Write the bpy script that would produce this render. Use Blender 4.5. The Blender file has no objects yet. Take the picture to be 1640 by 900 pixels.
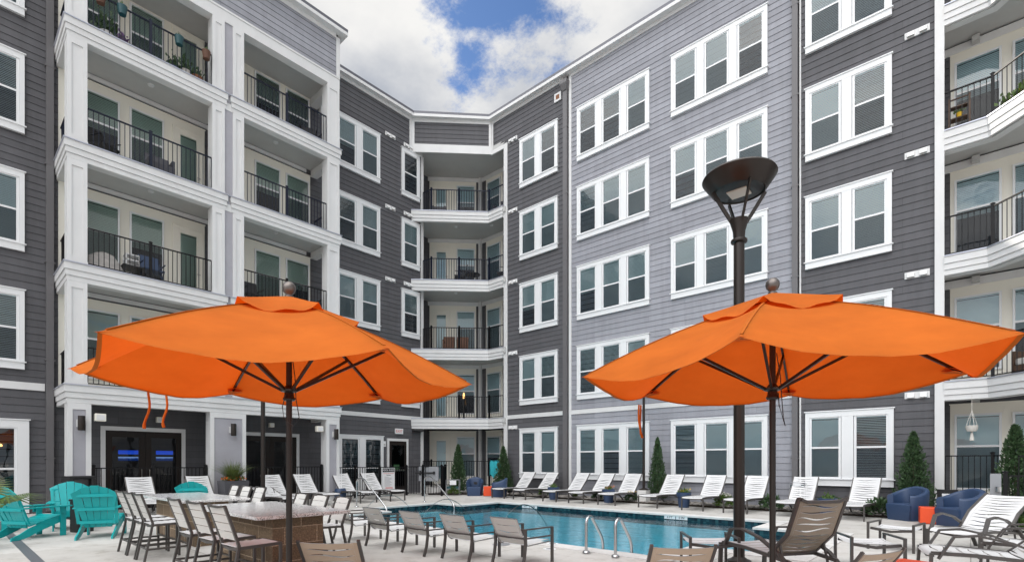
import bpy, math, random
from math import sin, cos, pi, radians as R, atan2, sqrt, hypot
from mathutils import Vector, Matrix
random.seed(7)
S = bpy.context.scene
COL = S.collection

# ---------------------------------------------------------------- camera
cam = bpy.data.objects.new('camera', bpy.data.cameras.new('camera'))
COL.objects.link(cam)
cam.location = (0, 0, 1.40)
cam.rotation_euler = (R(90), 0, R(41.717))
cam.data.lens = 18.09
cam.data.sensor_width = 36
cam.data.shift_y = 0.1768
cam.data.clip_start = 0.05
cam.data.clip_end = 3000
S.camera = cam

# ---------------------------------------------------------------- sky and sun
SUN_AZ = (-cos(R(2)), -sin(R(2)))     # horizontal direction towards the sun: behind the left wing
SUN_EL = R(31)
W = bpy.data.worlds.new('World'); S.world = W; W.use_nodes = True
nt = W.node_tree; nt.nodes.clear()
def N(t, tree=None, **k):
    n = (tree or nt).nodes.new(t)
    for a, b in k.items(): setattr(n, a, b)
    return n
def L(a, b, tree=None): (tree or nt).links.new(a, b)
out = N('ShaderNodeOutputWorld'); bg = N('ShaderNodeBackground'); L(bg.outputs[0], out.inputs[0])
sky = N('ShaderNodeTexSky', sky_type='NISHITA'); sky.sun_disc = False
sky.sun_elevation = SUN_EL; sky.sun_rotation = atan2(SUN_AZ[0], SUN_AZ[1]); sky.air_density = 1.0; sky.dust_density = 0.6
bg.inputs[1].default_value = 0.12
tc = N('ShaderNodeTexCoord')
def vm(op, a, b=None, sc=None):
    n = N('ShaderNodeVectorMath', operation=op)
    L(a, n.inputs[0])
    if b is not None:
        if isinstance(b, tuple): n.inputs[1].default_value = b
        else: L(b, n.inputs[1])
    if sc is not None: n.inputs['Scale'].default_value = sc
    return n
def mt(op, a, b, c=None, clamp=False):
    n = N('ShaderNodeMath', operation=op, use_clamp=clamp)
    for i, x in enumerate((a, b, c)):
        if x is None: continue
        if isinstance(x, (int, float)): n.inputs[i].default_value = x
        else: L(x, n.inputs[i])
    return n.outputs[0]
dirn = vm('NORMALIZE', tc.outputs['Generated']).outputs[0]
sep = N('ShaderNodeSeparateXYZ'); L(dirn, sep.inputs[0])
den = mt('ADD', mt('MAXIMUM', sep.outputs[2], 0.0), 0.22)
cmb = N('ShaderNodeCombineXYZ')
L(mt('DIVIDE', sep.outputs[0], den), cmb.inputs[0]); L(mt('DIVIDE', sep.outputs[1], den), cmb.inputs[1])
cmb.inputs[2].default_value = 3.3
n1 = N('ShaderNodeTexNoise'); n1.inputs['Scale'].default_value = 3.4; n1.inputs['Detail'].default_value = 9; n1.inputs['Roughness'].default_value = 0.64
L(cmb.outputs[0], n1.inputs['Vector'])
n2 = N('ShaderNodeTexNoise'); n2.inputs['Scale'].default_value = 1.5; n2.inputs['Detail'].default_value = 7; n2.inputs['Roughness'].default_value = 0.55
mp = vm('ADD', cmb.outputs[0], (5.1, 2.2, 1.0)); L(mp.outputs[0], n2.inputs['Vector'])
# two breaks in the cloud where blue shows
def gapf(d, width, amt):
    v = Vector(d).normalized()
    dt = vm('DOT_PRODUCT', dirn, tuple(v)).outputs['Value']
    k = mt('MULTIPLY', mt('SUBTRACT', dt, cos(R(width))), 1.0 / (1 - cos(R(width))), clamp=True)
    return mt('MULTIPLY', k, amt)
g = mt('ADD', gapf((-0.505, 0.545, 0.67), 10.0, 0.165), gapf((-0.53, 0.565, 0.60), 8.5, 0.085))
g = mt('ADD', g, gapf((0.35, -0.70, 0.62), 34, 0.11))
cov = mt('SUBTRACT', n1.outputs[0], g)
cr = N('ShaderNodeMapRange', interpolation_type='SMOOTHSTEP'); L(cov, cr.inputs[0])
cr.inputs[1].default_value = 0.29; cr.inputs[2].default_value = 0.41
# brightness of the cloud: greyer undersides, plus a bright lobe added behind the camera as soft key light
shade = N('ShaderNodeMapRange', interpolation_type='SMOOTHSTEP'); L(n2.outputs[0], shade.inputs[0])
shade.inputs[1].default_value = 0.36; shade.inputs[2].default_value = 0.62
cc = N('ShaderNodeMix', data_type='RGBA'); L(shade.outputs[0], cc.inputs[0])
cc.inputs[6].default_value = (3.9, 4.3, 5.1, 1); cc.inputs[7].default_value = (9.4, 9.3, 9.1, 1)
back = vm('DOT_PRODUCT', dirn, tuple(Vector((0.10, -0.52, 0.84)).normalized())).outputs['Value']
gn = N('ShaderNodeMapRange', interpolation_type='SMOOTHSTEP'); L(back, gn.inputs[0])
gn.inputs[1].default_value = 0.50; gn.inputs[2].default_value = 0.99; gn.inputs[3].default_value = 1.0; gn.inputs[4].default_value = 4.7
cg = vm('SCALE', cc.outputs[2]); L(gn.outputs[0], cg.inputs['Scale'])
skg = vm('MULTIPLY', sky.outputs[0], (0.85, 1.10, 1.45))
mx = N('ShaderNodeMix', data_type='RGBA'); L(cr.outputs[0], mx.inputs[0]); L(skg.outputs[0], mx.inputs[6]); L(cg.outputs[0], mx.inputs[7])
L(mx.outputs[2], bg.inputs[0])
sun = bpy.data.objects.new('sun', bpy.data.lights.new('sun', 'SUN')); COL.objects.link(sun)
sun.data.energy = 3.6; sun.data.angle = R(0.5); sun.data.color = (1.0, 0.93, 0.82)
sd = Vector((SUN_AZ[0] * cos(SUN_EL), SUN_AZ[1] * cos(SUN_EL), sin(SUN_EL)))
sun.rotation_euler = sd.to_track_quat('Z', 'Y').to_euler()
S.view_settings.view_transform = 'Standard'; S.view_settings.look = 'None'
S.view_settings.exposure = -0.26; S.view_settings.gamma = 1.0; S.view_settings.use_curve_mapping = False
S.cycles.max_bounces = 8; S.cycles.transparent_max_bounces = 16; S.cycles.caustics_reflective = False; S.cycles.caustics_refractive = False

# ---------------------------------------------------------------- mesh helper
class MB:
    def __init__(s): s.v = []; s.f = []
    def quad(s, *p):
        n = len(s.v); s.v += [tuple(q) for q in p]; s.f.append(tuple(range(n, n + len(p)))); return s
    def box(s, x0, y0, z0, x1, y1, z1):
        if x0 > x1: x0, x1 = x1, x0
        if y0 > y1: y0, y1 = y1, y0
        if z0 > z1: z0, z1 = z1, z0
        n = len(s.v)
        s.v += [(x0,y0,z0),(x1,y0,z0),(x1,y1,z0),(x0,y1,z0),(x0,y0,z1),(x1,y0,z1),(x1,y1,z1),(x0,y1,z1)]
        s.f += [tuple(n+i for i in q) for q in ((0,3,2,1),(4,5,6,7),(0,1,5,4),(1,2,6,5),(2,3,7,6),(3,0,4,7))]
        return s
    def loft(s, rings, closed=True, caps=True):
        n = len(s.v); m = len(rings[0])
        for r in rings: s.v += [tuple(p) for p in r]
        for i in range(len(rings) - 1):
            for j in range(m if closed else m - 1):
                k = (j + 1) % m
                s.f.append((n+i*m+j, n+i*m+k, n+(i+1)*m+k, n+(i+1)*m+j))
        if caps and closed:
            s.f.append(tuple(n + j for j in reversed(range(m))))
            s.f.append(tuple(n + (len(rings)-1)*m + j for j in range(m)))
        return s
    def _frames(s, path, up):
        P = [Vector(p) for p in path]; out = []
        for i, p in enumerate(P):
            a = (P[i] - P[i-1]).normalized() if i else None
            b = (P[i+1] - P[i]).normalized() if i < len(P) - 1 else None
            t = (a + b).normalized() if a and b else (a or b)
            k = 1.0
            if a and b: k = 1 / max(0.5, t.dot(a))
            u = Vector(up)
            if abs(t.dot(u)) > 0.95: u = Vector((0, 1, 0)) if abs(t.y) < 0.9 else Vector((1, 0, 0))
            x = t.cross(u).normalized(); y = x.cross(t).normalized()
            out.append((p, x, y, k))
        return out
    def tube(s, path, r, n=8, up=(0, 0, 1)):
        rings = []; fr = s._frames(path, up)
        for i, (p, x, y, k) in enumerate(fr):
            rr = r[i] if isinstance(r, (list, tuple)) else r
            rings.append([p + x * rr * cos(2*pi*j/n) + y * rr * sin(2*pi*j/n) for j in range(n)])
        return s.loft(rings)
    def bar(s, path, w, h, up=(0, 0, 1)):
        rings = []
        for p, x, y, k in s._frames(path, up):
            rings.append([p - x*w/2*k - y*h/2, p + x*w/2*k - y*h/2, p + x*w/2*k + y*h/2, p - x*w/2*k + y*h/2])
        return s.loft(rings)
    def lathe(s, prof, c=(0, 0, 0), n=20):
        rings = [[(c[0] + r*cos(2*pi*j/n), c[1] + r*sin(2*pi*j/n), c[2] + z) for j in range(n)] for r, z in prof]
        return s.loft(rings)
    def prism(s, poly, z0, z1):
        return s.loft([[(x, y, z0) for x, y in poly], [(x, y, z1) for x, y in poly]])
    def xf(s, M):
        s.v = [tuple(M @ Vector(p)) for p in s.v]; return s
    def add(s, o):
        n = len(s.v); s.v += o.v; s.f += [tuple(n + i for i in q) for q in o.f]; return s
    def mesh(s, name, mat, smooth=False, bevel=0):
        me = bpy.data.meshes.new(name); me.from_pydata(s.v, [], s.f)
        import bmesh
        bm = bmesh.new(); bm.from_mesh(me); bmesh.ops.recalc_face_normals(bm, faces=bm.faces[:]) if smooth != 'raw' else None
        if bevel:
            es = [e for e in bm.edges if len(e.link_faces) == 2 and e.calc_face_angle(0) > 0.6]
            bmesh.ops.bevel(bm, geom=es, offset=bevel, segments=2, profile=0.6, affect='EDGES', clamp_overlap=True)
        bm.to_mesh(me); bm.free()
        if mat: me.materials.append(mat)
        if smooth and smooth != 'raw':
            for p in me.polygons: p.use_smooth = True
            me.set_sharp_from_angle(angle=R(smooth if isinstance(smooth, (int, float)) and smooth > 1 else 40))
        return me
    def build(s, name, mat, parent=None, smooth=False, bevel=0, loc=(0, 0, 0), rz=0, label=None):
        return obj(name, s.mesh(name, mat, smooth, bevel), parent, loc, rz, label)

def obj(name, me, parent=None, loc=(0, 0, 0), rz=0, label=None):
    o = bpy.data.objects.new(name, me); COL.objects.link(o)
    o.location = loc; o.rotation_euler = (0, 0, rz)
    if parent: o.parent = parent
    if label: o['label'] = label
    return o
def tag(o, label, cat, group=None):
    o['label'] = label; o['category'] = cat
    if group: o['group'] = group
    return o
def thing(name, label, cat, loc=(0, 0, 0), rz=0, group=None, sc=None):
    o = obj(name, None, None, loc, rz); tag(o, label, cat, group)
    if sc: o.scale = sc
    return o
def struct(o): o['kind'] = 'structure'; return o
def stuff(o): o['kind'] = 'stuff'; return o
def copy_tree(o, parent=None):
    c = o.copy(); COL.objects.link(c)
    if parent: c.parent = parent
    for ch in list(o.children): copy_tree(ch, c)
    return c
def place(proto, used, label, loc, rz, sc=None):
    o = proto if not used else copy_tree(proto)
    o.location = loc; o.rotation_euler = (0, 0, rz); o['label'] = label
    if sc: o.scale = sc
    return o
def face(fx, fy): return atan2(fy, fx) - pi / 2      # yaw that turns local +Y to (fx, fy)

# ---------------------------------------------------------------- materials
def mat(name, col, rough=0.6, metal=0.0, spec=0.5, var=0.0, vscale=3.0, bump=0.0, bscale=80, trans=0.0, coat=0.0, stretch=None, tcol=None):
    m = bpy.data.materials.new(name); m.use_nodes = True
    t = m.node_tree; p = t.nodes['Principled BSDF']
    c = col if len(col) == 4 else (*col, 1)
    p.inputs['Base Color'].default_value = c; p.inputs['Roughness'].default_value = rough
    p.inputs['Metallic'].default_value = metal; p.inputs['Specular IOR Level'].default_value = spec
    p.inputs['Coat Weight'].default_value = coat
    tcn = t.nodes.new('ShaderNodeTexCoord'); vec = tcn.outputs['Object']
    if stretch:
        mp = t.nodes.new('ShaderNodeMapping'); mp.inputs['Scale'].default_value = stretch; t.links.new(vec, mp.inputs[0]); vec = mp.outputs[0]
    if var:
        n = t.nodes.new('ShaderNodeTexNoise'); n.inputs['Scale'].default_value = vscale; n.inputs['Detail'].default_value = 6; n.inputs['Roughness'].default_value = 0.65
        t.links.new(vec, n.inputs['Vector'])
        mr = t.nodes.new('ShaderNodeMapRange'); mr.inputs[1].default_value = 0.3; mr.inputs[2].default_value = 0.7
        mr.inputs[3].default_value = 1 - var; mr.inputs[4].default_value = 1 + var; t.links.new(n.outputs[0], mr.inputs[0])
        mu = t.nodes.new('ShaderNodeVectorMath'); mu.operation = 'SCALE'; mu.inputs[0].default_value = c[:3]
        t.links.new(mr.outputs[0], mu.inputs['Scale']); t.links.new(mu.outputs[0], p.inputs['Base Color'])
    if bump:
        n = t.nodes.new('ShaderNodeTexNoise'); n.inputs['Scale'].default_value = bscale; n.inputs['Detail'].default_value = 4
        t.links.new(vec, n.inputs['Vector'])
        b = t.nodes.new('ShaderNodeBump'); b.inputs['Strength'].default_value = bump; b.inputs['Distance'].default_value = 0.01
        t.links.new(n.outputs[0], b.inputs['Height']); t.links.new(b.outputs[0], p.inputs['Normal'])
    if trans:
        tr = t.nodes.new('ShaderNodeBsdfTranslucent'); tr.inputs[0].default_value = (*tcol, 1) if tcol else c
        mxs = t.nodes.new('ShaderNodeMixShader'); mxs.inputs[0].default_value = trans
        o = t.nodes['Material Output']
        t.links.new(p.outputs[0], mxs.inputs[1]); t.links.new(tr.outputs[0], mxs.inputs[2]); t.links.new(mxs.outputs[0], o.inputs[0])
    return m
def glass(name, tint, ior=1.7, rough=0.0):
    m = bpy.data.materials.new(name); m.use_nodes = True; t = m.node_tree; t.nodes.clear()
    o = t.nodes.new('ShaderNodeOutputMaterial'); a = t.nodes.new('ShaderNodeBsdfTransparent'); a.inputs[0].default_value = (*tint, 1)
    g = t.nodes.new('ShaderNodeBsdfGlossy'); g.inputs['Roughness'].default_value = rough
    f = t.nodes.new('ShaderNodeFresnel'); f.inputs[0].default_value = ior
    # float glass is never perfectly flat
    tcn = t.nodes.new('ShaderNodeTexCoord'); n = t.nodes.new('ShaderNodeTexNoise'); n.inputs['Scale'].default_value = 1.3
    t.links.new(tcn.outputs['Object'], n.inputs['Vector'])
    b = t.nodes.new('ShaderNodeBump'); b.inputs['Strength'].default_value = 0.12; b.inputs['Distance'].default_value = 0.05
    t.links.new(n.outputs[0], b.inputs['Height']); t.links.new(b.outputs[0], g.inputs['Normal'])
    mxs = t.nodes.new('ShaderNodeMixShader'); t.links.new(f.outputs[0], mxs.inputs[0]); t.links.new(a.outputs[0], mxs.inputs[1]); t.links.new(g.outputs[0], mxs.inputs[2])
    t.links.new(mxs.outputs[0], o.inputs[0]); return m
def emit(name, col, st):
    m = bpy.data.materials.new(name); m.use_nodes = True; t = m.node_tree; t.nodes.clear()
    o = t.nodes.new('ShaderNodeOutputMaterial'); e = t.nodes.new('ShaderNodeEmission'); e.inputs[0].default_value = (*col, 1); e.inputs[1].default_value = st
    t.links.new(e.outputs[0], o.inputs[0]); return m
def screenmat(name, col, fac):
    m = bpy.data.materials.new(name); m.use_nodes = True; t = m.node_tree; t.nodes.clear()
    o = t.nodes.new('ShaderNodeOutputMaterial'); a = t.nodes.new('ShaderNodeBsdfTransparent'); d = t.nodes.new('ShaderNodeBsdfDiffuse'); d.inputs[0].default_value = (*col, 1)
    mxs = t.nodes.new('ShaderNodeMixShader'); mxs.inputs[0].default_value = fac
    t.links.new(a.outputs[0], mxs.inputs[1]); t.links.new(d.outputs[0], mxs.inputs[2]); t.links.new(mxs.outputs[0], o.inputs[0]); return m

SID = (0.25, 0.02, 0.6)
M = dict(
    dark=mat('dark_grey_siding', (0.098, 0.094, 0.105), 0.7, var=0.10, vscale=1.6, bump=0.15, bscale=40, stretch=(0.25, 1, 3)),
    light=mat('pale_grey_siding', (0.30, 0.305, 0.355), 0.65, var=0.07, vscale=1.6, bump=0.15, bscale=40, stretch=(0.25, 1, 3)),
    panel=mat('mid_grey_panel', (0.36, 0.355, 0.39), 0.6, var=0.05),
    white=mat('white_trim_paint', (0.68, 0.68, 0.68), 0.5, var=0.045, vscale=1.3, stretch=(1.5, 1.5, 0.6)),
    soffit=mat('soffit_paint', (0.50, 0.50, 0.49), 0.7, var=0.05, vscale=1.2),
    vinyl=mat('white_vinyl', (0.76, 0.77, 0.78), 0.35),
    spout=mat('grey_downpipe', (0.13, 0.125, 0.13), 0.45),
    flash=mat('metal_flashing', (0.5, 0.52, 0.6), 0.35, metal=0.6),
    roofm=mat('roof_metal', (0.13, 0.13, 0.15), 0.4, metal=0.3),
    roof=mat('roof_membrane', (0.3, 0.3, 0.3), 0.8),
    rail=mat('black_railing', (0.007, 0.007, 0.008), 0.4, spec=0.25),
    navyrail=mat('dark_blue_railing', (0.009, 0.013, 0.028), 0.4, spec=0.3),
    glass=glass('window_glass', (0.80, 0.96, 1.0), 1.85),
    dglass=glass('dark_glass', (0.45, 0.46, 0.46), 1.38),
    blind=mat('white_blind', (0.88, 0.91, 0.91), 0.6),
    gblind=mat('green_tinted_blind', (0.72, 0.75, 0.62), 0.6),
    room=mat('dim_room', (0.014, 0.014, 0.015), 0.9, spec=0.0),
    screen=screenmat('insect_screen', (0.045, 0.052, 0.062), 0.42),
    doorw=mat('cream_door_paint', (0.84, 0.81, 0.72), 0.45),
    doorb=mat('brown_door', (0.020, 0.015, 0.013), 0.45, spec=0.2),
    steel=mat('stainless_steel', (0.55, 0.56, 0.57), 0.22, metal=1.0),
    nickel=mat('brushed_handle', (0.5, 0.48, 0.44), 0.3, metal=1.0),
    orange=mat('orange_canvas', (0.60, 0.168, 0.026), 0.85, spec=0.12, var=0.15, vscale=1.7, bump=0.22, bscale=9, stretch=(1, 1, 2.5), trans=0.40, tcol=(0.80, 0.085, 0.002)),
    seam=mat('doubled_orange_canvas', (0.44, 0.110, 0.014), 0.85, spec=0.1),
    bronze=mat('bronze_pole', (0.024, 0.018, 0.015), 0.33, metal=0.35),
    frame=mat('taupe_furniture_frame', (0.080, 0.073, 0.069), 0.38, metal=0.2),
    sling=mat('white_strap', (0.63, 0.63, 0.635), 0.55, var=0.03),
    slingg=mat('pale_grey_sling', (0.62, 0.61, 0.585), 0.6, var=0.05),
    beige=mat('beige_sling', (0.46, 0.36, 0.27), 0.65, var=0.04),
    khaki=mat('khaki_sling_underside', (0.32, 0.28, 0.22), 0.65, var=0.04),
    teal=mat('turquoise_lumber', (0.0, 0.36, 0.37), 0.42, var=0.05, vscale=6),
    navy=mat('navy_moulded_plastic', (0.026, 0.052, 0.115), 0.48, var=0.05, vscale=4, bump=0.05, bscale=150),
    red=mat('orange_red_plastic', (0.75, 0.075, 0.015), 0.45),
    granite=None, block=None,
    black=mat('black_plastic', (0.013, 0.013, 0.014), 0.45),
    charcoal=mat('charcoal_planter', (0.07, 0.07, 0.08), 0.6),
    leaf=mat('evergreen_leaf', (0.040, 0.082, 0.030), 0.6, var=0.55, vscale=9),
    leaf2=mat('bright_leaf', (0.085, 0.15, 0.03), 0.5, var=0.3, vscale=5, trans=0.25),
    grassy=mat('arching_grass', (0.12, 0.16, 0.045), 0.55, var=0.3, vscale=6, trans=0.25),
    bark=mat('bark', (0.08, 0.055, 0.04), 0.9),
    soil=mat('soil', (0.03, 0.022, 0.016), 0.95),
    stone=mat('river_stone', (0.26, 0.24, 0.22), 0.8, var=0.45, vscale=9),
    flower=mat('orange_flower', (0.75, 0.16, 0.02), 0.6),
    yellow=mat('yellow_flower', (0.8, 0.5, 0.03), 0.6),
    brownw=mat('brown_wicker', (0.11, 0.05, 0.03), 0.7, bump=0.3, bscale=90),
    terra=mat('terracotta', (0.22, 0.09, 0.04), 0.7),
    tealpot=mat('teal_pot', (0.013, 0.065, 0.075), 0.4),
    purple=mat('purple_flowers', (0.12, 0.06, 0.16), 0.6),
    wood=mat('dark_wood', (0.09, 0.05, 0.03), 0.6, var=0.3, vscale=9),
    cloth=mat('turquoise_towel', (0.03, 0.40, 0.46), 0.9, var=0.35, vscale=9, stretch=(6, 6, 0.6)),
    linen=mat('grey_blanket', (0.42, 0.40, 0.38), 0.9, var=0.2, vscale=8),
    cream=mat('macrame_cord', (0.6, 0.58, 0.54), 0.8),
    jet=glass('jet_water', (0.93, 0.96, 0.97), 1.33),
    pgrey=mat('perforated_plate', (0.30, 0.31, 0.33), 0.5, metal=0.4),
    redtxt=mat('red_print', (0.6, 0.03, 0.02), 0.6), blacktxt=mat('black_print', (0.015, 0.015, 0.02), 0.6), greytxt=mat('grey_print', (0.25, 0.25, 0.27), 0.6),
    finial=mat('pewter_finial', (0.16, 0.14, 0.13), 0.33, metal=0.8),
    led=mat('led_array', (0.62, 0.55, 0.48), 0.5),
    lamplit=emit('warm_bulb', (1.0, 0.55, 0.2), 3.0),
    tv=None,
    pool=None,
)
def nodes_mat(name):
    m = bpy.data.materials.new(name); m.use_nodes = True; t = m.node_tree
    return m, t, t.nodes['Principled BSDF'], t.nodes['Material Output']
def ramp(t, fac, stops):
    r = t.nodes.new('ShaderNodeValToRGB'); t.links.new(fac, r.inputs[0])
    e = r.color_ramp.elements
    while len(e) < len(stops): e.new(0.5)
    for i, (p, c) in enumerate(stops): e[i].position = p; e[i].color = (*c, 1) if len(c) == 3 else c
    return r.outputs[0]
def noise(t, vec, sc, det=5, rough=0.6):
    n = t.nodes.new('ShaderNodeTexNoise'); n.inputs['Scale'].default_value = sc; n.inputs['Detail'].default_value = det; n.inputs['Roughness'].default_value = rough
    t.links.new(vec, n.inputs['Vector']); return n.outputs[0]
def ocoord(t): return t.nodes.new('ShaderNodeTexCoord').outputs['Object']
def mixc(t, f, a, b, mode='MIX'):
    n = t.nodes.new('ShaderNodeMix'); n.data_type = 'RGBA'; n.blend_type = mode
    for i, x in ((0, f), (6, a), (7, b)):
        if isinstance(x, (int, float)): n.inputs[i].default_value = x
        elif isinstance(x, tuple): n.inputs[i].default_value = (*x, 1)
        else: t.links.new(x, n.inputs[i])
    return n.outputs[2]
def bumpn(t, h, p, st, dist=0.01):
    b = t.nodes.new('ShaderNodeBump'); b.inputs['Strength'].default_value = st; b.inputs['Distance'].default_value = dist
    t.links.new(h, b.inputs['Height']); t.links.new(b.outputs[0], p.inputs['Normal'])

def concrete(name, base, joints=True):
    m, t, p, o = nodes_mat(name); v = ocoord(t)
    big = noise(t, v, 0.55, 7, 0.65); mid = noise(t, v, 3.2, 8, 0.7); fine = noise(t, v, 60, 3)
    c = ramp(t, big, [(0.30, tuple(x*0.80 for x in base)), (0.50, base), (0.72, tuple(min(1, x*1.10) for x in base))])
    st = ramp(t, mid, [(0.33, (0.58, 0.55, 0.50)), (0.47, (0.95, 0.94, 0.93)), (0.55, (1, 1, 1))])
    c = mixc(t, 0.55, c, st, 'MULTIPLY')
    if joints:
        w = t.nodes.new('ShaderNodeTexBrick'); w.offset = 0; w.inputs['Scale'].default_value = 1.0
        w.inputs['Mortar Size'].default_value = 0.007; w.inputs['Brick Width'].default_value = 2.75; w.inputs['Row Height'].default_value = 2.75
        w.inputs['Color1'].default_value = (1, 1, 1, 1); w.inputs['Color2'].default_value = (0.88, 0.875, 0.86, 1); w.inputs['Mortar'].default_value = (0.45, 0.44, 0.42, 1)
        t.links.new(v, w.inputs['Vector']); c = mixc(t, 1.0, c, w.outputs[0], 'MULTIPLY')
    t.links.new(c, p.inputs['Base Color']); p.inputs['Roughness'].default_value = 0.75; p.inputs['Specular IOR Level'].default_value = 0.3
    bumpn(t, fine, p, 0.25); return m
M['concrete'] = concrete('broom_finished_concrete', (0.55, 0.535, 0.515))
M['coping'] = concrete('pale_coping', (0.62, 0.61, 0.60), False)
m, t, p, o = nodes_mat('speckled_granite'); v = ocoord(t)
vo = t.nodes.new('ShaderNodeTexVoronoi'); vo.inputs['Scale'].default_value = 110; t.links.new(v, vo.inputs['Vector'])
sp = t.nodes.new('ShaderNodeSeparateColor'); t.links.new(vo.outputs['Color'], sp.inputs[0])
c = ramp(t, sp.outputs[0], [(0.0, (0.10, 0.095, 0.09)), (0.16, (0.42, 0.41, 0.40)), (0.40, (0.66, 0.655, 0.65)), (0.75, (0.82, 0.82, 0.82))]); r_ = t.nodes[-1]
t.links.new(c, p.inputs['Base Color']); p.inputs['Roughness'].default_value = 0.16
M['granite'] = m
m, t, p, o = nodes_mat('split_face_block'); v = ocoord(t)
geo = t.nodes.new('ShaderNodeNewGeometry'); sn = t.nodes.new('ShaderNodeSeparateXYZ'); t.links.new(geo.outputs['Normal'], sn.inputs[0])
sv = t.nodes.new('ShaderNodeSeparateXYZ'); t.links.new(v, sv.inputs[0])
ab = t.nodes.new('ShaderNodeMath'); ab.operation = 'ABSOLUTE'; t.links.new(sn.outputs[0], ab.inputs[0])
gt = t.nodes.new('ShaderNodeMath'); gt.operation = 'GREATER_THAN'; gt.inputs[1].default_value = 0.7; t.links.new(ab.outputs[0], gt.inputs[0])
mf = t.nodes.new('ShaderNodeMix'); mf.data_type = 'FLOAT'; t.links.new(gt.outputs[0], mf.inputs[0]); t.links.new(sv.outputs[0], mf.inputs[2]); t.links.new(sv.outputs[1], mf.inputs[3])
cb = t.nodes.new('ShaderNodeCombineXYZ'); t.links.new(mf.outputs[0], cb.inputs[0]); t.links.new(sv.outputs[2], cb.inputs[1])
br = t.nodes.new('ShaderNodeTexBrick'); br.inputs['Scale'].default_value = 1; br.inputs['Brick Width'].default_value = 0.41; br.inputs['Row Height'].default_value = 0.205
br.inputs['Mortar Size'].default_value = 0.007; br.inputs['Mortar Smooth'].default_value = 0.2
br.inputs['Color1'].default_value = (0.15, 0.105, 0.067, 1); br.inputs['Color2'].default_value = (0.25, 0.18, 0.115, 1); br.inputs['Mortar'].default_value = (0.40, 0.31, 0.22, 1)
t.links.new(cb.outputs[0], br.inputs['Vector'])
fn = noise(t, v, 55, 5, 0.7); sp2 = ramp(t, fn, [(0.32, (0.45, 0.43, 0.4)), (0.55, (1, 1, 1)), (0.72, (2.0, 1.75, 1.5))])
t.links.new(mixc(t, 0.8, br.outputs[0], sp2, 'MULTIPLY'), p.inputs['Base Color']); p.inputs['Roughness'].default_value = 0.9
bumpn(t, fn, p, 0.6, 0.012); M['block'] = m
# water: clear teal tint over the plastered basin, rippled mirror on top
m = bpy.data.materials.new('pool_water'); m.use_nodes = True; t = m.node_tree; t.nodes.clear()
o = t.nodes.new('ShaderNodeOutputMaterial'); a = t.nodes.new('ShaderNodeBsdfTransparent'); a.inputs[0].default_value = (0.55, 0.88, 0.93, 1)
gl = t.nodes.new('ShaderNodeBsdfGlossy'); gl.inputs['Roughness'].default_value = 0.02; gl.inputs[0].default_value = (0.92, 0.97, 1, 1)
fr = t.nodes.new('ShaderNodeFresnel'); fr.inputs[0].default_value = 1.33
v = ocoord(t); mp = t.nodes.new('ShaderNodeMapping'); mp.inputs['Rotation'].default_value = (0, 0, R(-42)); mp.inputs['Scale'].default_value = (1.0, 2.3, 1); t.links.new(v, mp.inputs[0])
h = noise(t, mp.outputs[0], 2.6, 4, 0.55)
b = t.nodes.new('ShaderNodeBump'); b.inputs['Strength'].default_value = 0.17; b.inputs['Distance'].default_value = 0.10; t.links.new(h, b.inputs['Height'])
t.links.new(b.outputs[0], gl.inputs['Normal']); t.links.new(b.outputs[0], fr.inputs['Normal'])
ms = t.nodes.new('ShaderNodeMixShader'); t.links.new(fr.outputs[0], ms.inputs[0]); t.links.new(a.outputs[0], ms.inputs[1]); t.links.new(gl.outputs[0], ms.inputs[2]); t.links.new(ms.outputs[0], o.inputs[0])
M['water'] = m
M['plaster'] = mat('blue_pool_plaster', (0.30, 0.70, 0.80), 0.6, var=0.12, vscale=2)
m, t, p, o = nodes_mat('waterline_tile'); v = ocoord(t)
vo = t.nodes.new('ShaderNodeTexVoronoi'); vo.distance = 'CHEBYCHEV'; vo.inputs['Scale'].default_value = 13; vo.inputs['Randomness'].default_value = 0.0; t.links.new(v, vo.inputs['Vector'])
sp = t.nodes.new('ShaderNodeSeparateColor'); t.links.new(vo.outputs['Color'], sp.inputs[0])
t.links.new(ramp(t, sp.outputs[0], [(0.0, (0.004, 0.016, 0.026)), (0.6, (0.010, 0.045, 0.062)), (1.0, (0.022, 0.085, 0.10))]), p.inputs['Base Color']); p.inputs['Roughness'].default_value = 0.2
M['tile'] = m
# television picture: a blue evening landscape
m = bpy.data.materials.new('television_picture'); m.use_nodes = True; t = m.node_tree; t.nodes.clear(); o = t.nodes.new('ShaderNodeOutputMaterial')
v = ocoord(t); s_ = t.nodes.new('ShaderNodeSeparateXYZ'); t.links.new(v, s_.inputs[0])
ad = t.nodes.new('ShaderNodeMath'); ad.operation = 'MULTIPLY_ADD'; ad.inputs[1].default_value = 0.10; t.links.new(noise(t, v, 9, 4), ad.inputs[0])
sb = t.nodes.new('ShaderNodeMath'); sb.operation = 'MULTIPLY_ADD'; sb.inputs[1].default_value = 1.6; sb.inputs[2].default_value = -2.26; t.links.new(s_.outputs[2], sb.inputs[0]); t.links.new(sb.outputs[0], ad.inputs[2])
c = ramp(t, ad.outputs[0], [(0.0, (0.004, 0.012, 0.05)), (0.20, (0.006, 0.03, 0.16)), (0.29, (0.22, 0.38, 0.75)), (0.40, (0.02, 0.09, 0.65)), (0.75, (0.008, 0.04, 0.5))])
e = t.nodes.new('ShaderNodeEmission'); e.inputs[1].default_value = 1.8; t.links.new(c, e.inputs[0]); t.links.new(e.outputs[0], o.inputs[0]); M['tv'] = m

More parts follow.
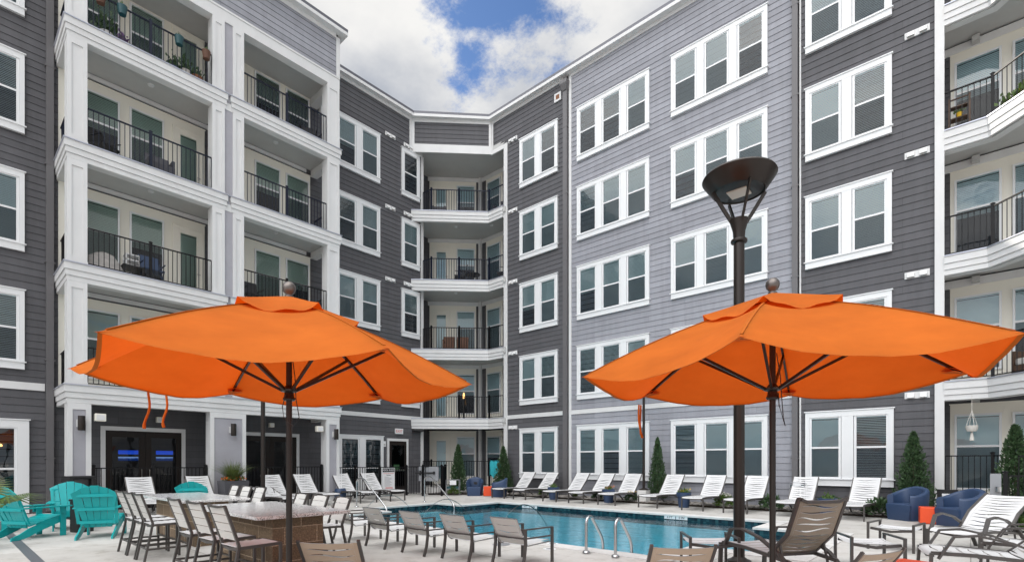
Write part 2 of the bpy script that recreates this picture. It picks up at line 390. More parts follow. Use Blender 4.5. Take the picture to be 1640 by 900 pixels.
def siding(name, col):
    m, t, p, o = nodes_mat(name); v = ocoord(t); s_ = t.nodes.new('ShaderNodeSeparateXYZ'); t.links.new(v, s_.inputs[0])
    cb = t.nodes.new('ShaderNodeCombineXYZ'); t.links.new(s_.outputs[0], cb.inputs[0]); t.links.new(s_.outputs[2], cb.inputs[1])
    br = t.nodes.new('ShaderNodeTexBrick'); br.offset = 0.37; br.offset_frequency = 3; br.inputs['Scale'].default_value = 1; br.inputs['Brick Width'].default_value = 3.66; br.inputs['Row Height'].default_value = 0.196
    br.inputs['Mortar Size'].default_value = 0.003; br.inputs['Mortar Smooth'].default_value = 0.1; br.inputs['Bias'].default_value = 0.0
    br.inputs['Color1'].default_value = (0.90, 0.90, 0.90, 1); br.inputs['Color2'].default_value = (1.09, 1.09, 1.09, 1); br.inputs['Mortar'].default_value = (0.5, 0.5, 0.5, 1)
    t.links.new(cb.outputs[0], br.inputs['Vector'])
    mp = t.nodes.new('ShaderNodeMapping'); mp.inputs['Scale'].default_value = (3.0, 1, 0.35); t.links.new(v, mp.inputs[0])
    runs = ramp(t, noise(t, mp.outputs[0], 1.4, 6, 0.7), [(0.30, (0.86, 0.86, 0.85)), (0.55, (1, 1, 1)), (0.75, (1.06, 1.06, 1.06))])
    grain = t.nodes.new('ShaderNodeMapping'); grain.inputs['Scale'].default_value = (3, 1, 60); t.links.new(v, grain.inputs[0])
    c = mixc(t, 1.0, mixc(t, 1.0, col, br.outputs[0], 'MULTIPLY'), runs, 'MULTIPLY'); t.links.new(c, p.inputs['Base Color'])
    p.inputs['Roughness'].default_value = 0.65; p.inputs['Specular IOR Level'].default_value = 0.3
    bumpn(t, noise(t, grain.outputs[0], 1.0, 4), p, 0.25, 0.006); return m
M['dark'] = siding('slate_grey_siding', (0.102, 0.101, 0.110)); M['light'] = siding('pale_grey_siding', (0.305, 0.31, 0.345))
# ---------------------------------------------------------------- pool deck, pool, beds
PX = [-90, -13.55, -12.3, -3.45, -2.0, 90]; PY = [-90, 7.08, 8.43, 8.6, 11.35, 11.65, 13.1, 90]
def in_pool(x, y):
    return (-12.3 < x < -3.45 and 7.08 < y < 13.1) or (-3.5 < x < -2.0 and 8.43 < y < 11.65) or (-13.55 < x < -12.2 and 8.6 < y < 11.35)
POOL = [(-12.3, 7.08), (-3.45, 7.08), (-3.45, 8.43), (-2.0, 8.43), (-2.0, 11.65), (-3.45, 11.65), (-3.45, 13.1), (-12.3, 13.1), (-12.3, 11.35), (-13.55, 11.35), (-13.55, 8.6), (-12.3, 8.6)]
deck = MB(); flo = MB()
for i in range(len(PX) - 1):
    for j in range(len(PY) - 1):
        q = [(PX[i], PY[j]), (PX[i+1], PY[j]), (PX[i+1], PY[j+1]), (PX[i], PY[j+1])]
        if in_pool((PX[i]+PX[i+1])/2, (PY[j]+PY[j+1])/2): flo.quad(*[(x, y, -1.25) for x, y in q])
        else: deck.quad(*[(x, y, 0) for x, y in q])
struct(deck.build('pool_deck', M['concrete'], smooth='raw'))
basin = MB(); tile = MB(); cop = MB()
for i, (a, b) in enumerate(zip(POOL, POOL[1:] + POOL[:1])):
    basin.quad((*a, -1.25), (*b, -1.25), (*b, -0.30), (*a, -0.30))
    tile.quad((*a, -0.30), (*b, -0.30), (*b, 0.0), (*a, 0.0))
basin.add(flo)
for k, (x0, x1) in enumerate(((-2.45, -2.0), (-2.95, -2.45), (-3.45, -2.95))): basin.box(x0, 8.44, -1.25, x1 - 0.005, 11.64, -0.26 - 0.22*k)
for k, (x0, x1) in enumerate(((-13.54, -13.1), (-13.1, -12.7), (-12.7, -12.3))): basin.box(x0, 8.61, -1.25, x1 - 0.005, 11.34, -0.26 - 0.22*k)
struct(basin.build('pool_basin', M['plaster'], smooth='raw')); struct(tile.build('waterline_tiles', M['tile'], smooth='raw'))
def offset_poly(P, d):
    o = []
    for i in range(len(P)):
        a, b, c = Vector(P[i-1]), Vector(P[i]), Vector(P[(i+1) % len(P)])
        e1 = (b-a).normalized(); e2 = (c-b).normalized()
        n1 = Vector((e1.y, -e1.x)); n2 = Vector((e2.y, -e2.x))
        o.append(tuple(b + n1*d + n2*d)) if n1.dot(n2) < 0.5 else o.append(tuple(b + n1*d))
    return o
Pi, Po = offset_poly(POOL, -0.03), offset_poly(POOL, 0.30)
for i in range(len(POOL)):
    j = (i + 1) % len(POOL)
    cop.quad((*Pi[i], 0.014), (*Pi[j], 0.014), (*Po[j], 0.014), (*Po[i], 0.014))
    cop.quad((*Pi[i], -0.03), (*Pi[j], -0.03), (*Pi[j], 0.014), (*Pi[i], 0.014))
    cop.quad((*Po[i], 0.0), (*Po[j], 0.0), (*Po[j], 0.014), (*Po[i], 0.014))
struct(cop.build('pool_coping', M['coping'], smooth='raw'))
wat = MB(); wat.v = [(x, y, -0.13) for x, y in POOL]; wat.f = [tuple(range(len(POOL)))]
struct(wat.build('pool_water', M['water'], smooth='raw'))
dr = MB().box(-24, 0.90, 0.002, -8.8, 1.03, 0.006); struct(dr.build('drain_channel', mat('drain_slate', (0.12, 0.125, 0.14), 0.5)))
# planting beds of river stone along the walls
def bed(name, poly, z, n):
    b = MB(); b.prism(poly, 0.001, z); struct(b.build('planting_bed', M['soil']))
    xs = [q[0] for q in poly]; ys = [q[1] for q in poly]; s = MB(); c = 0
    def inside(x, y):
        r = False
        for (x0, y0), (x1, y1) in zip(poly, poly[1:] + poly[:1]):
            if (y0 > y) != (y1 > y) and x < (x1-x0)*(y-y0)/(y1-y0)+x0: r = not r
        return r
    while c < n:
        x, y = random.uniform(min(xs), max(xs)), random.uniform(min(ys), max(ys))
        if not inside(x, y): continue
        c += 1; a, bb, h = random.uniform(.025, .06), random.uniform(.02, .045), random.uniform(.015, .035); q = random.uniform(0, pi)
        ring = lambda k, zz: [(x + (cos(t_)*a*cos(q) - sin(t_)*bb*sin(q))*k, y + (cos(t_)*a*sin(q) + sin(t_)*bb*cos(q))*k, zz) for t_ in [i*pi/3 for i in range(6)]]
        s.loft([ring(.75, z), ring(1, z + h*.5), ring(.55, z + h)])
    stuff(s.build('river_stones', M['stone'], smooth=60))
bed('right', [(-14.1, 15.95), (-0.75, 15.95), (-0.75, 17.15), (-15.5, 17.15)], 0.05, 2600)
bed('corner', [(-17.4, 14.1), (-15.9, 15.7), (-15.2, 15.95), (-14.1, 15.95), (-15.6, 17.05), (-16.6, 16.9), (-17.9, 15.6)], 0.06, 500)

# ---------------------------------------------------------------- the apartment building
BLD = thing('apartment_building', 'five storey grey clapboard apartment building with white trim wrapping round the pool courtyard', 'building')
FL = [0.40, 3.40, 6.567, 9.734, 12.90]
ROOFZ = 17.0
def clap(x0, x1, z0, z1, e=0.196):
    b = MB(); z = z0
    k0 = math.floor(z0 / e)
    while z < z1 - 1e-4:
        zt = min(z1, (math.floor(z / e + 1e-6) + 1) * e)
        b.quad((x0, -0.019, z), (x1, -0.019, z), (x1, -0.006, zt), (x0, -0.006, zt))
        b.quad((x0, -0.006, z), (x1, -0.006, z), (x1, -0.019, z), (x0, -0.019, z))
        z = zt
    b.quad((x0, 0.0, z0), (x0, 0.0, z1), (x0, -0.02, z1), (x0, -0.02, z0)); b.quad((x1, 0.0, z0), (x1, -0.02, z0), (x1, -0.02, z1), (x1, 0.0, z1))
    return b
def wallp(x0, x1, z0, z1, m, loc, rz, label=None):
    b = clap(x0, x1, z0, z1); return b.build('wall', m, BLD, 'raw', loc=loc, rz=rz, label=label)
RW = ((0, 17.15, 0), 0)              # right wall: local x = world X
LW = ((-19.1, 0, 0), R(90))          # left wall: local x = world Y
BW = ((-17.4, 0, 0), R(90))          # front of the balcony block
CB = ((-20.42, 16.54, 0), R(45))     # back of the corner balconies
CF = ((-19.1, 14.55, 0), R(45))      # front of the corner balconies
NW = ((0, 18.44, 0), 0)              # inner wall of the right balconies
wallp(-16.57, -12.30, 15.60, ROOFZ, M['dark'], *RW); wallp(-15.53, -12.30, 0, 15.60, M['dark'], *RW, label='charcoal clapboard wall')
wallp(-12.17, -3.99, 0, ROOFZ, M['light'], *RW, label='pale grey clapboard wall')
wallp(-3.82, -0.69, 0, ROOFZ, M['dark'], *RW)
wallp(-14, 14.55, 0, ROOFZ, M['dark'], *LW); wallp(14.55, 15.08, 0, 15.6, M['dark'], *LW)
CL = 3.62
wallp(0, CL, 15.95, ROOFZ, M['dark'], *CF)
wallp(5.9 - 0.0, 9.8, 15.54, ROOFZ, M['light'], *BW)
wallp(-3, 5.9, 15.54, ROOFZ, M['light'], *BW) if False else wallp(2.4, 5.9, 15.54, ROOFZ, M['light'], *BW)
# inner balcony walls
for i in range(5):
    z0 = 0 if i == 0 else FL[i] - 0.2
    z1 = (FL[i+1] - 0.25) if i < 4 else 15.75
    wallp(0, 2.69, z0, z1, M['dark'], *CB); wallp(-18.52, -15.4, z0, z1, M['dark'], *NW)
    wallp(-0.60, 12, z0, z1, M['dark'], *NW)
    b = MB().box(-20.52, 15.0, z0, -20.42, 16.54, z1); b.build('wall', M['dark'], BLD)
    for q in ((-15.55, 17.18, -15.45, 18.44), (-0.68, 17.18, -0.60, 18.44), (-20.42, 14.9, -19.12, 15.14)): MB().box(q[0], q[1], z0, q[2], q[3], z1).build('wall', M['white'], BLD)
    # white bands under the ceilings and corner boards
    if i:
        q = MB().box(0.0, -0.05, z1 - 0.20, 2.69, -0.004, z1 - 0.002); q.build('frieze', M['white'], BLD, loc=CB[0], rz=CB[1])
        for u0, u1 in ((-18.45, -15.4), (-0.58, 8)): MB().box(u0, -0.05, z1 - 0.21, u1, -0.004, z1 - 0.002).build('frieze', M['white'], BLD, loc=NW[0], rz=0)
        q = MB().box(2.30, -0.05, z1 - 0.13, 9.5, -0.004, z1 - 0.002); q.build('frieze', M['white'], BLD, loc=LW[0], rz=LW[1])
    q = MB().box(-18.60, 18.30, z0, -18.44, 18.42, z1); q.build('corner_board', M['white'], BLD)
# trim on the faces
def trim(boxes, loc, rz, name='trim'):
    for (x0, x1, z0, z1, *d) in boxes: MB().box(x0, -(d[0] if d else 0.045), z0, x1, -0.002, z1).build(name, M['white'], BLD, loc=loc, rz=rz)
trim([(-16.57, -12.46, ROOFZ-0.02, 17.12), (-12.17, -3.99, ROOFZ-0.02, 17.12), (-3.82, -0.7, ROOFZ-0.02, 17.12), (-16.57, -16.42, 15.60, ROOFZ-0.02, .05), (-16.57, -15.53, 15.56, 15.74, .055), (-15.74, -15.53, 0, 15.56, .06),
      (-12.17, -12.05, 0, ROOFZ-0.02, .04), (-0.69, -0.50, 0, 17.1, .10), (-12.05, -3.99, 3.33, 3.50, .04), (-15.53, -12.46, 3.33, 3.50, .04), (-3.80, -3.76, 0, ROOFZ-0.02, .05)], *RW)
trim([(-14, 2.0, ROOFZ-0.02, 17.12), (9.9, 14.53, ROOFZ-0.02, 17.12), (14.38, 14.55, 15.60, ROOFZ-0.02, .05), (14.38, 15.1, 15.58, 15.72, .055), (15.02, 15.16, 0, 15.58, .06), (-14, 2.02, 3.36, 3.56, .04), (10.2, 15.0, 3.33, 3.50, .04)], *LW)
trim([(0.02, CL-0.02, ROOFZ-0.04, 17.12, .05), (0.0, 0.11, 15.74, ROOFZ-0.04, .05), (CL-0.11, CL, 15.74, ROOFZ-0.04, .05), (-0.02, CL+0.02, 15.58, 15.95, .055)], *CF)
# corner soffit over the top balcony
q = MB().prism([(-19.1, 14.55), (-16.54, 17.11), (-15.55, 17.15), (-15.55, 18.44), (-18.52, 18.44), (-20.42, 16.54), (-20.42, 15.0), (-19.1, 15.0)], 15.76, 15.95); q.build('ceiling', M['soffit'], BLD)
# eaves: soffit, fascia, dark metal edge; roof decks keep the sun out of the courtyard
def eave(pts, inner):
    f, r, s = MB(), MB(), MB()
    for (a, b), (c, d) in zip(zip(pts, pts[1:]), zip(inner, inner[1:])):
        s.quad((*a, 17.10), (*b, 17.10), (*d, 17.10), (*c, 17.10))
        f.quad((*a, 17.10), (*a, 17.22), (*b, 17.22), (*b, 17.10))
        r.quad((*a, 17.22), (*a, 17.33), (*b, 17.33), (*b, 17.22)); r.quad((*a, 17.33), (*c, 17.36), (*d, 17.36), (*b, 17.33))
    f.build('fascia', M['white'], BLD, 'raw'); r.build('roof_edge', M['roofm'], BLD, 'raw'); s.build('soffit', M['white'], BLD, 'raw')
eave([(-18.85, 10.1), (-18.85, 14.45), (-16.47, 16.9), (-0.6, 16.9), (12, 16.9)], [(-19.1, 10.1), (-19.1, 14.55), (-16.57, 17.15), (-0.6, 17.15), (12, 17.15)])
eave([(-19.1, 10.15), (-17.15, 10.15), (-17.15, 2.05), (-18.85, 2.05), (-18.85, -14)], [(-19.1, 9.9), (-17.4, 9.9), (-17.4, 2.26), (-19.1, 2.26), (-19.1, -14)])
MB().prism([(-19.1, -14), (-19.1, 2.26), (-17.4, 2.26), (-17.4, 9.95), (-19.1, 9.95), (-19.1, 14.55), (-16.57, 17.15), (12, 17.15), (12, 34), (-38, 34), (-38, -14)], 17.14, 17.34).build('roof', M['roof'], BLD)
for q in ((-38, -14, -37.8, 34), (-37.8, 33.8, 12, 34), (11.8, 18.6, 12, 33.8), (-37.8, -14, -19.35, -13.8)): MB().box(q[0], q[1], 0, q[2], q[3], 17.1).build('wall', M['dark'], BLD)
for q in ((-19.3, -14, -19.12, 14.85), (-15.4, 17.17, -0.7, 17.3), (-20.9, 15.2, -20.7, 19)): MB().box(q[0], q[1], 0, q[2], q[3], 17.1).build('wall', M['dark'], BLD)

# windows ---------------------------------------------------------------
def slats(b, x0, x1, z0, z1, tilt, y=-0.030, pitch=0.046, w=0.056):
    z = z1 - 0.03
    b.box(x0, y - 0.014, z1 - 0.03, x1, y + 0.014, z1)
    dy, dz = cos(tilt) * w/2, sin(tilt) * w/2
    k = min(1.0, 0.016 / dy) if dy > 0.016 else 1.0
    while z - pitch > z0:
        z -= pitch
        b.quad((x0, y - dy*k, z - dz), (x1, y - dy*k, z - dz), (x1, y + dy*k, z + dz), (x0, y + dy*k, z + dz))
def window_proto(n, pane=0.74, mul=0.32, side=0.13, H=2.11, head=0.15, sillh=0.20, drop=None, tilts=None, mid=True, sill=True, scr=True, bm='blind', lowfrac=0.5):
    """local: x right, y into the wall, z up from the bottom of the trim. Returns [(name, mesh), ...]"""
    Wd = 2*side + n*pane + (n-1)*mul
    tr, bl = MB(), MB(); pns, scs, rms, bls = [], [], [], []
    D = -0.085
    tr.box(0, D, 0, side-0.028, -0.003, H); tr.box(Wd-side+0.028, D, 0, Wd, -0.003, H)
    tr.box(side-0.028, D, H-head, Wd-side+0.028, -0.003, H); tr.box(-0.03, D-0.022, H+0.001, Wd+0.03, -0.003, H+0.030)
    tr.box(side-0.028, D, 0, Wd-side+0.028, -0.003, sillh-0.03)
    x = side
    zb, zt = sillh, H - head
    zm = zb + (zt - zb) * lowfrac
    for i in range(n):
        a, b = x, x + pane; f = 0.034
        for (p, q, r, s) in ((a-.026, a+f, zb, zt), (b-f, b+.026, zb, zt), (a+f, b-f, zt-f, zt+.001), (a+f, b-f, zb-.004, zb+f*1.3)): tr.box(p, -0.068, r, q, -0.004, s)
        if mid: tr.box(a+f, -0.066, zm-0.026, b-f, -0.006, zm+0.026)
        pns.append(MB().quad((a+f, -0.056, zb+f), (b-f, -0.056, zb+f), (b-f, -0.056, zt-f), (a+f, -0.056, zt-f)))
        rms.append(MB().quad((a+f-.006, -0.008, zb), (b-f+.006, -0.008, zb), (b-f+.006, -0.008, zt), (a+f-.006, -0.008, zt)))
        d = (drop[i % len(drop)] if drop else 0.0); tl = tilts[i % len(tilts)] if tilts else R(66)
        if d < 0.98: bl = MB(); slats(bl, a+f+.004, b-f-.004, zb + .02 + d*(zt-zb), zt-f, tl); bls.append(bl)
        if scr and mid: scs.append(MB().quad((a+f, -0.0625, zb+f), (b-f, -0.0625, zb+f), (b-f, -0.0625, zm-.02), (a+f, -0.0625, zm-.02)))
        if i < n-1:
            tr.box(b+.026+.012, D+.004, zb-.03, b+mul-.026-.012, -0.003, zt+.002)
        x = b + mul
    R_ = [('window', tr.mesh('window', M['vinyl'], 'raw'))]
    for nm, ls, mm in (('pane', pns, 'glass'), ('interior', rms, 'room'), ('blind', bls, bm), ('screen', scs, 'screen')):
        R_ += [(nm, q.mesh(nm, M[mm], 'raw')) for q in ls]
    if sill:
        s = MB().box(-0.035, D-0.030, sillh-0.030, Wd+0.035, -0.004, sillh-0.004); s.box(-0.004, D-0.012, -0.012, Wd+0.004, -0.004, 0.0)
        R_.append(('sill', s.mesh('sill', M['vinyl'], 'raw')))
    return R_
def put_window(P, x, z, wall, label=None, name='window'):
    c, s = cos(wall[1]), sin(wall[1])
    o = obj(name, P[0][1], BLD, (wall[0][0] + c*x, wall[0][1] + s*x, z), wall[1], label)
    for nm, me in P[1:]: obj(nm, me, o)
    return o
T = lambda *a: [R(q) for q in a]
rng = random.Random(3)
def proto_set(n, kinds, **k): return [window_proto(n, tilts=T(*t_), drop=d_, **k) for t_, d_ in kinds]
tri = proto_set(3, [((66, 62, 70), (0, 0, 0)), ((40, 66, 66), (0, 0, 0)), ((66, 35, 60), (0, 0, 0)), ((30, 34, 66), (0, .45, 0)), ((66, 66, 30), (0, 0, 0))])
twin = proto_set(2, [((66, 66), (0, 0)), ((70, 40), (0, 0)), ((30, 62), (0, 0)), ((66, 34), (.0, .0))])
sing = proto_set(1, [((66,), (0,)), ((66,), (1.0,)), ((50,), (.5,))])
gtwin = window_proto(2, pane=0.74, mul=0.36, tilts=T(62, 22), drop=(0, 0))
gtri = window_proto(3, tilts=T(20, 62, 62), drop=(0, 0, 0)); tri.append(window_proto(3, tilts=T(66, 66, 66), drop=(.45, 0, .0))); twin.append(window_proto(2, tilts=T(66, 70), drop=(.4, 0)))
gtri2 = window_proto(3, tilts=T(40, 64, 45), drop=(0, .5, 0), lowfrac=.5)
ZT = [0.74 + 3.167*i for i in range(5)]
for i, z in enumerate(ZT):
    put_window(gtri2 if i == 0 else tri[(i*2+1) % 6], -11.75, z, RW)
    put_window(gtri if i == 0 else tri[(i*5+2) % 6], -7.80, z, RW)
    put_window(twin[(i+2) % 5], -14.78, z, RW)
    put_window(gtwin if i == 0 else twin[(i) % 2], -3.64, z, RW)
    if i:
        put_window(twin[(i*2+1) % 5], 10.73, z, LW); put_window(sing[i % 3], 13.93, z, LW)
        put_window(twin[i % 2], -0.45, z, LW)
# ground floor openings of the left wall
gl2 = window_proto(2, pane=0.80, mul=0.30, side=0.10, H=2.46, head=0.12, sillh=0.12, drop=(1, 1), scr=False, sill=False, lowfrac=0.45)
put_window(gl2, 10.86, 0.05, LW)
big = window_proto(1, pane=2.6, side=0.26, H=2.50, head=0.20, sillh=0.10, drop=(1,), scr=False, sill=False, lowfrac=0.5)
put_window(big, -1.42, 0.03, LW)
q = MB().lathe([(0.0, 0.07), (0.035, 0.06), (0.05, 0.02), (0.045, 0)], (-19.06, 1.14, 1.82), 10); q.build('pendant_lamp', M['lamplit'], BLD)
# balcony door units -----------------------------------------------------
def unit(x0, x1, items, zf, wall, top=2.70, panel=True, tilt=66, bm='blind'):
    """a cream panelled bay holding full height windows ('w') and a glazed door ('d')"""
    e = MB().box(x0, -0.030, 0, x1, -0.003, top); e.box(x0-.02, -0.045, top+.001, x1+.02, -0.003, top+.03)
    for kind, a, b in items:
        if kind == 'p':
            for u in (a, b-0.008): e.box(u, -0.036, 0.0, u+0.008, -0.0305, top-.12)
    c, s = cos(wall[1]), sin(wall[1])
    par = e.build('balcony_front', M['doorw'], BLD, loc=(wall[0][0], wall[0][1], zf), rz=wall[1])
    for kind, a, b in items:
        zb, zt, f = (0.42, 2.44, 0.05) if kind == 'w' else (0.02, 2.46, 0.055)
        if kind == 'p': continue
        g = MB()
        for (p_, q_, r_, s_) in ((a, a+f, zb, zt), (b-f, b, zb, zt), (a+f, b-f, zt-f, zt), (a+f, b-f, zb, zb+f)): g.box(p_, -0.085, r_, q_, -0.0305, s_)
        if kind == 'w':
            zm = 1.58; g.box(a+f, -0.08, zm-.028, b-f, -0.0305, zm+.028)
            o = g.build('window', M['vinyl'], par, 'raw')
            MB().quad((a+f, -0.068, zb+f), (b-f, -0.068, zb+f), (b-f, -0.068, zm), (a+f, -0.068, zm)).quad((a+f, -0.072, zm), (b-f, -0.072, zm), (b-f, -0.072, zt-f), (a+f, -0.072, zt-f)).build('pane', M['glass'], o, 'raw')
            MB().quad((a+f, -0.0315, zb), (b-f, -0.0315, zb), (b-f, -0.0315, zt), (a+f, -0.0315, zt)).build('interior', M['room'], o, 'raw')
            bb = MB(); slats(bb, a+f+.004, b-f-.004, zb + f + rng.choice((0, 0, 0.9)), zt-f, R(tilt), y=-0.052); bb.build('blind', M[bm], o, 'raw')
            MB().quad((a+f, -0.0765, zb+f), (b-f, -0.0765, zb+f), (b-f, -0.0765, zm), (a+f, -0.0765, zm)).build('screen', M['screen'], o, 'raw')
        else:
            w = 0.17
            for (p_, q_, r_, s_) in ((a+f, a+f+w, zb+f, zt-f), (b-f-w, b-f, zb+f, zt-f), (a+f+w, b-f-w, zt-f-w, zt-f), (a+f+w, b-f-w, zb+f, zb+f+.26)): g.box(p_, -0.072, r_, q_, -0.0305, s_)
            o = g.build('balcony_door', M['doorw'], par, 'raw')
            MB().quad((a+f+w, -0.062, zb+f+.26), (b-f-w, -0.062, zb+f+.26), (b-f-w, -0.062, zt-f-w), (a+f+w, -0.062, zt-f-w)).build('pane', M['glass'], o, 'raw')
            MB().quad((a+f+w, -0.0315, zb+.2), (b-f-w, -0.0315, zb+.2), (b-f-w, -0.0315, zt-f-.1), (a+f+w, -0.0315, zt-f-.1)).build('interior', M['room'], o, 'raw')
            bb = MB(); slats(bb, a+f+w+.004, b-f-w-.004, zb+.33, zt-f-w, R(72), y=-0.048); bb.build('blind', M[bm], o, 'raw')
            MB().tube([(b-f-.07, -0.073, 1.0), (b-f-.07, -0.12, 1.0), (b-f-.17, -0.125, 1.0)], 0.011, 6).build('handle', M['nickel'], o)
for i in range(1, 5):
    z = FL[i]
    unit(2.30, 5.99, [('w', 2.80, 3.69), ('p', 3.72, 3.9), ('w', 3.93, 4.82), ('p', 4.85, 5.03), ('d', 5.05, 5.96)], z, LW, bm='gblind')
    unit(6.4, 9.68 - 0.9 + 0.88, [('p', 6.6, 7.3), ('w', 7.58, 8.49), ('p', 8.52, 8.68), ('w', 8.70, 9.60)], z, LW, bm='gblind', tilt=50 if i == 4 else 66)
for i in range(5):
    z = FL[i] if i else 0.25
    unit(0.08, 2.42, [('d', 0.22, 1.12), ('w', 1.44, 2.36)], z, CB)
    unit(-18.16, -17.02, [('w', -18.06, -17.14)], z, NW)
    unit(-0.42, 3.2, [('w', -0.33, 0.60), ('p', 0.63, 0.78), ('w', 0.80, 1.74)], z, NW)
# ---------------------------------------------------------------- balconies
def crown(b, pts, ztop, h=0.47, steps=((0.0, 0.40, 0.05), (0.40, 0.72, 0.025), (0.72, 1.0, 0.0)), ends=True):
    """stepped white fascia running along a polyline; outside is on the right of the direction of travel"""
    P = [Vector(p) for p in pts]
    def off(d):
        o = []
        for i, p in enumerate(P):
            ns = []
            if i: e = (P[i]-P[i-1]).normalized(); ns.append(Vector((e.y, -e.x)))
            if i < len(P)-1: e = (P[i+1]-P[i]).normalized(); ns.append(Vector((e.y, -e.x)))
            if len(ns) == 2:
                m = (ns[0]+ns[1]).normalized(); o.append(p + m*d/max(.4, m.dot(ns[0])))
            else: o.append(p + ns[0]*d)
        return o
    inn = off(-0.06)
    for a, c, d in steps:
        q = off(d); z1, z0 = ztop - a*h, ztop - c*h + 0.006
        b.loft([[(inn[i].x, inn[i].y, z0), (q[i].x, q[i].y, z0), (q[i].x, q[i].y, z1), (inn[i].x, inn[i].y, z1)] for i in range(len(P))])
    return off
def flashing(pts, z, m='flash'):
    b = MB(); crown(b, pts, z + 0.022, 0.03, ((0, 1.0, 0.075),)); return b
def railing(pts, z, posts=(), h=1.02, gap=0.115, m='rail', name='railing', parent=None, foot=0.08):
    b = MB(); P = [Vector((*p, 0)) for p in pts]
    for a, c in zip(P, P[1:]):
        d = (c - a); L_ = d.length; e = d.normalized(); n = max(1, round(L_/gap))
        up = Vector((0, 0, 1))
        b.bar([a + up*(z+h), c + up*(z+h)], 0.042, 0.030); b.bar([a + up*(z+foot), c + up*(z+foot)], 0.030, 0.025)
        for i in range(n + 1):
            q = a + e*(L_*i/n); b.box(q.x-.0085, q.y-.0085, z+foot, q.x+.0085, q.y+.0085, z+h-.01)
    o = b.build(name, M[m], parent, 'raw')
    for (x, y) in posts:
        q = MB(); q.box(x-.035, y-.035, z-0.02, x+.035, y+.035, z+h+0.06); q.lathe([(.052, 0), (.05, .02), (0.0, .045)], (x, y, z+h+.06), 4); q.build('post', M[m], o, 'raw')
    return o
def ceiling_light(x, y, z, par):
    MB().lathe([(0.0, -0.03), (0.075, -0.028), (0.09, 0.0)], (x, y, z), 14).build('ceiling_light', M['white'], par)
def balcony(slab, front, z, rail_pts, posts, rm, wallface=None, lights=(), solid=0.22):
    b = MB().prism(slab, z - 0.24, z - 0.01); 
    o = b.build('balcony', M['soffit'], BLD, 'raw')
    c = MB(); crown(c, front, z); c.build('fascia', M['white'], o, 'raw')
    flashing(front, z).build('flashing', M['flash'], o, 'raw')
    railing(rail_pts, z, posts, m=rm, parent=o)
    for x, y in lights: ceiling_light(x, y, z - 0.245, o)
    return o
BX = -17.40
for i in range(1, 5):
    z = FL[i] + 0.01; rm = 'navyrail' if i > 2 else 'rail'
    fr = [(BX, 2.26), (BX, 6.06)][::-1]
    fr = [(-19.08, 2.26), (BX, 2.26), (BX, 6.06), (BX - 0.25, 6.06)]
    if i > 1:
        balcony([(-19.09, 2.27), (BX, 2.27), (BX, 6.05), (-19.09, 6.05)], fr, z, [(BX-.07, 2.70), (BX-.07, 5.67)], [(BX-.07, 4.10)], rm, lights=[(-18.3, 4.3)])
        balcony([(-19.09, 6.25), (BX, 6.25), (BX, 9.94), (-19.09, 9.94)], [(BX-.25, 6.24), (BX, 6.24), (BX, 9.95), (-19.08, 9.95)], z, [(BX-.07, 6.62), (BX-.07, 9.46)], [(BX-.07, 8.02)], rm, lights=[(-18.3, 8.0)])
    else:
        o = balcony([(-19.09, 2.27), (BX, 2.27), (BX, 9.94), (-19.09, 9.94)], [(-19.08, 2.26), (BX, 2.26), (BX, 9.95), (-19.08, 9.95)], z, [(BX-.07, 2.70), (BX-.07, 5.67)], [(BX-.07, 4.10)], rm, lights=[(-18.3, 4.3), (-18.3, 8.0)])
        railing([(BX-.07, 6.62), (BX-.07, 9.46)], z, [(BX-.07, 8.02)], m=rm, parent=o)
    for y in (2.36, 9.86): railing([(BX-.35, y), (-19.08, y)], z, m=rm, parent=BLD)
# beam and ceiling over the top floor, with the return pieces
b = MB().box(BX-.30, 2.26, 15.16, BX, 9.95, 15.54).box(-19.09, 2.26, 15.16, BX-.30, 2.56, 15.54).box(-19.09, 9.65, 15.16, BX-.30, 9.95, 15.54).box(-19.09, 9.80, 15.54, BX-.02, 9.95, 17.0).box(BX-.02, 9.80, 15.54, BX+.025, 9.95, 17.0).box(BX-.02, 2.26, 15.54, BX+.025, 2.41, 17.0).box(-19.09, 2.26, 15.54, BX-.02, 2.41, 17.0)
b.box(BX-.02, 2.41, 17.0-.05, BX+.03, 9.8, 17.12); b.box(BX, 2.26, 15.50, BX+.02, 9.95, 15.56); b.build('beam', M['white'], BLD)
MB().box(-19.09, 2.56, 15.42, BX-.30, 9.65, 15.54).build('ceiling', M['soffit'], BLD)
# lower lips of the openings and side beams of each storey
for i in range(1, 5):
    z = FL[i] + 0.01
    MB().box(BX-.26, 2.28, z-.47, BX-.02, 9.93, z-.245).box(-19.09, 2.28, z-.47, BX-.27, 2.52, z-.245).box(-19.09, 9.69, z-.47, BX-.27, 9.93, z-.245).build('beam', M['white'], BLD)
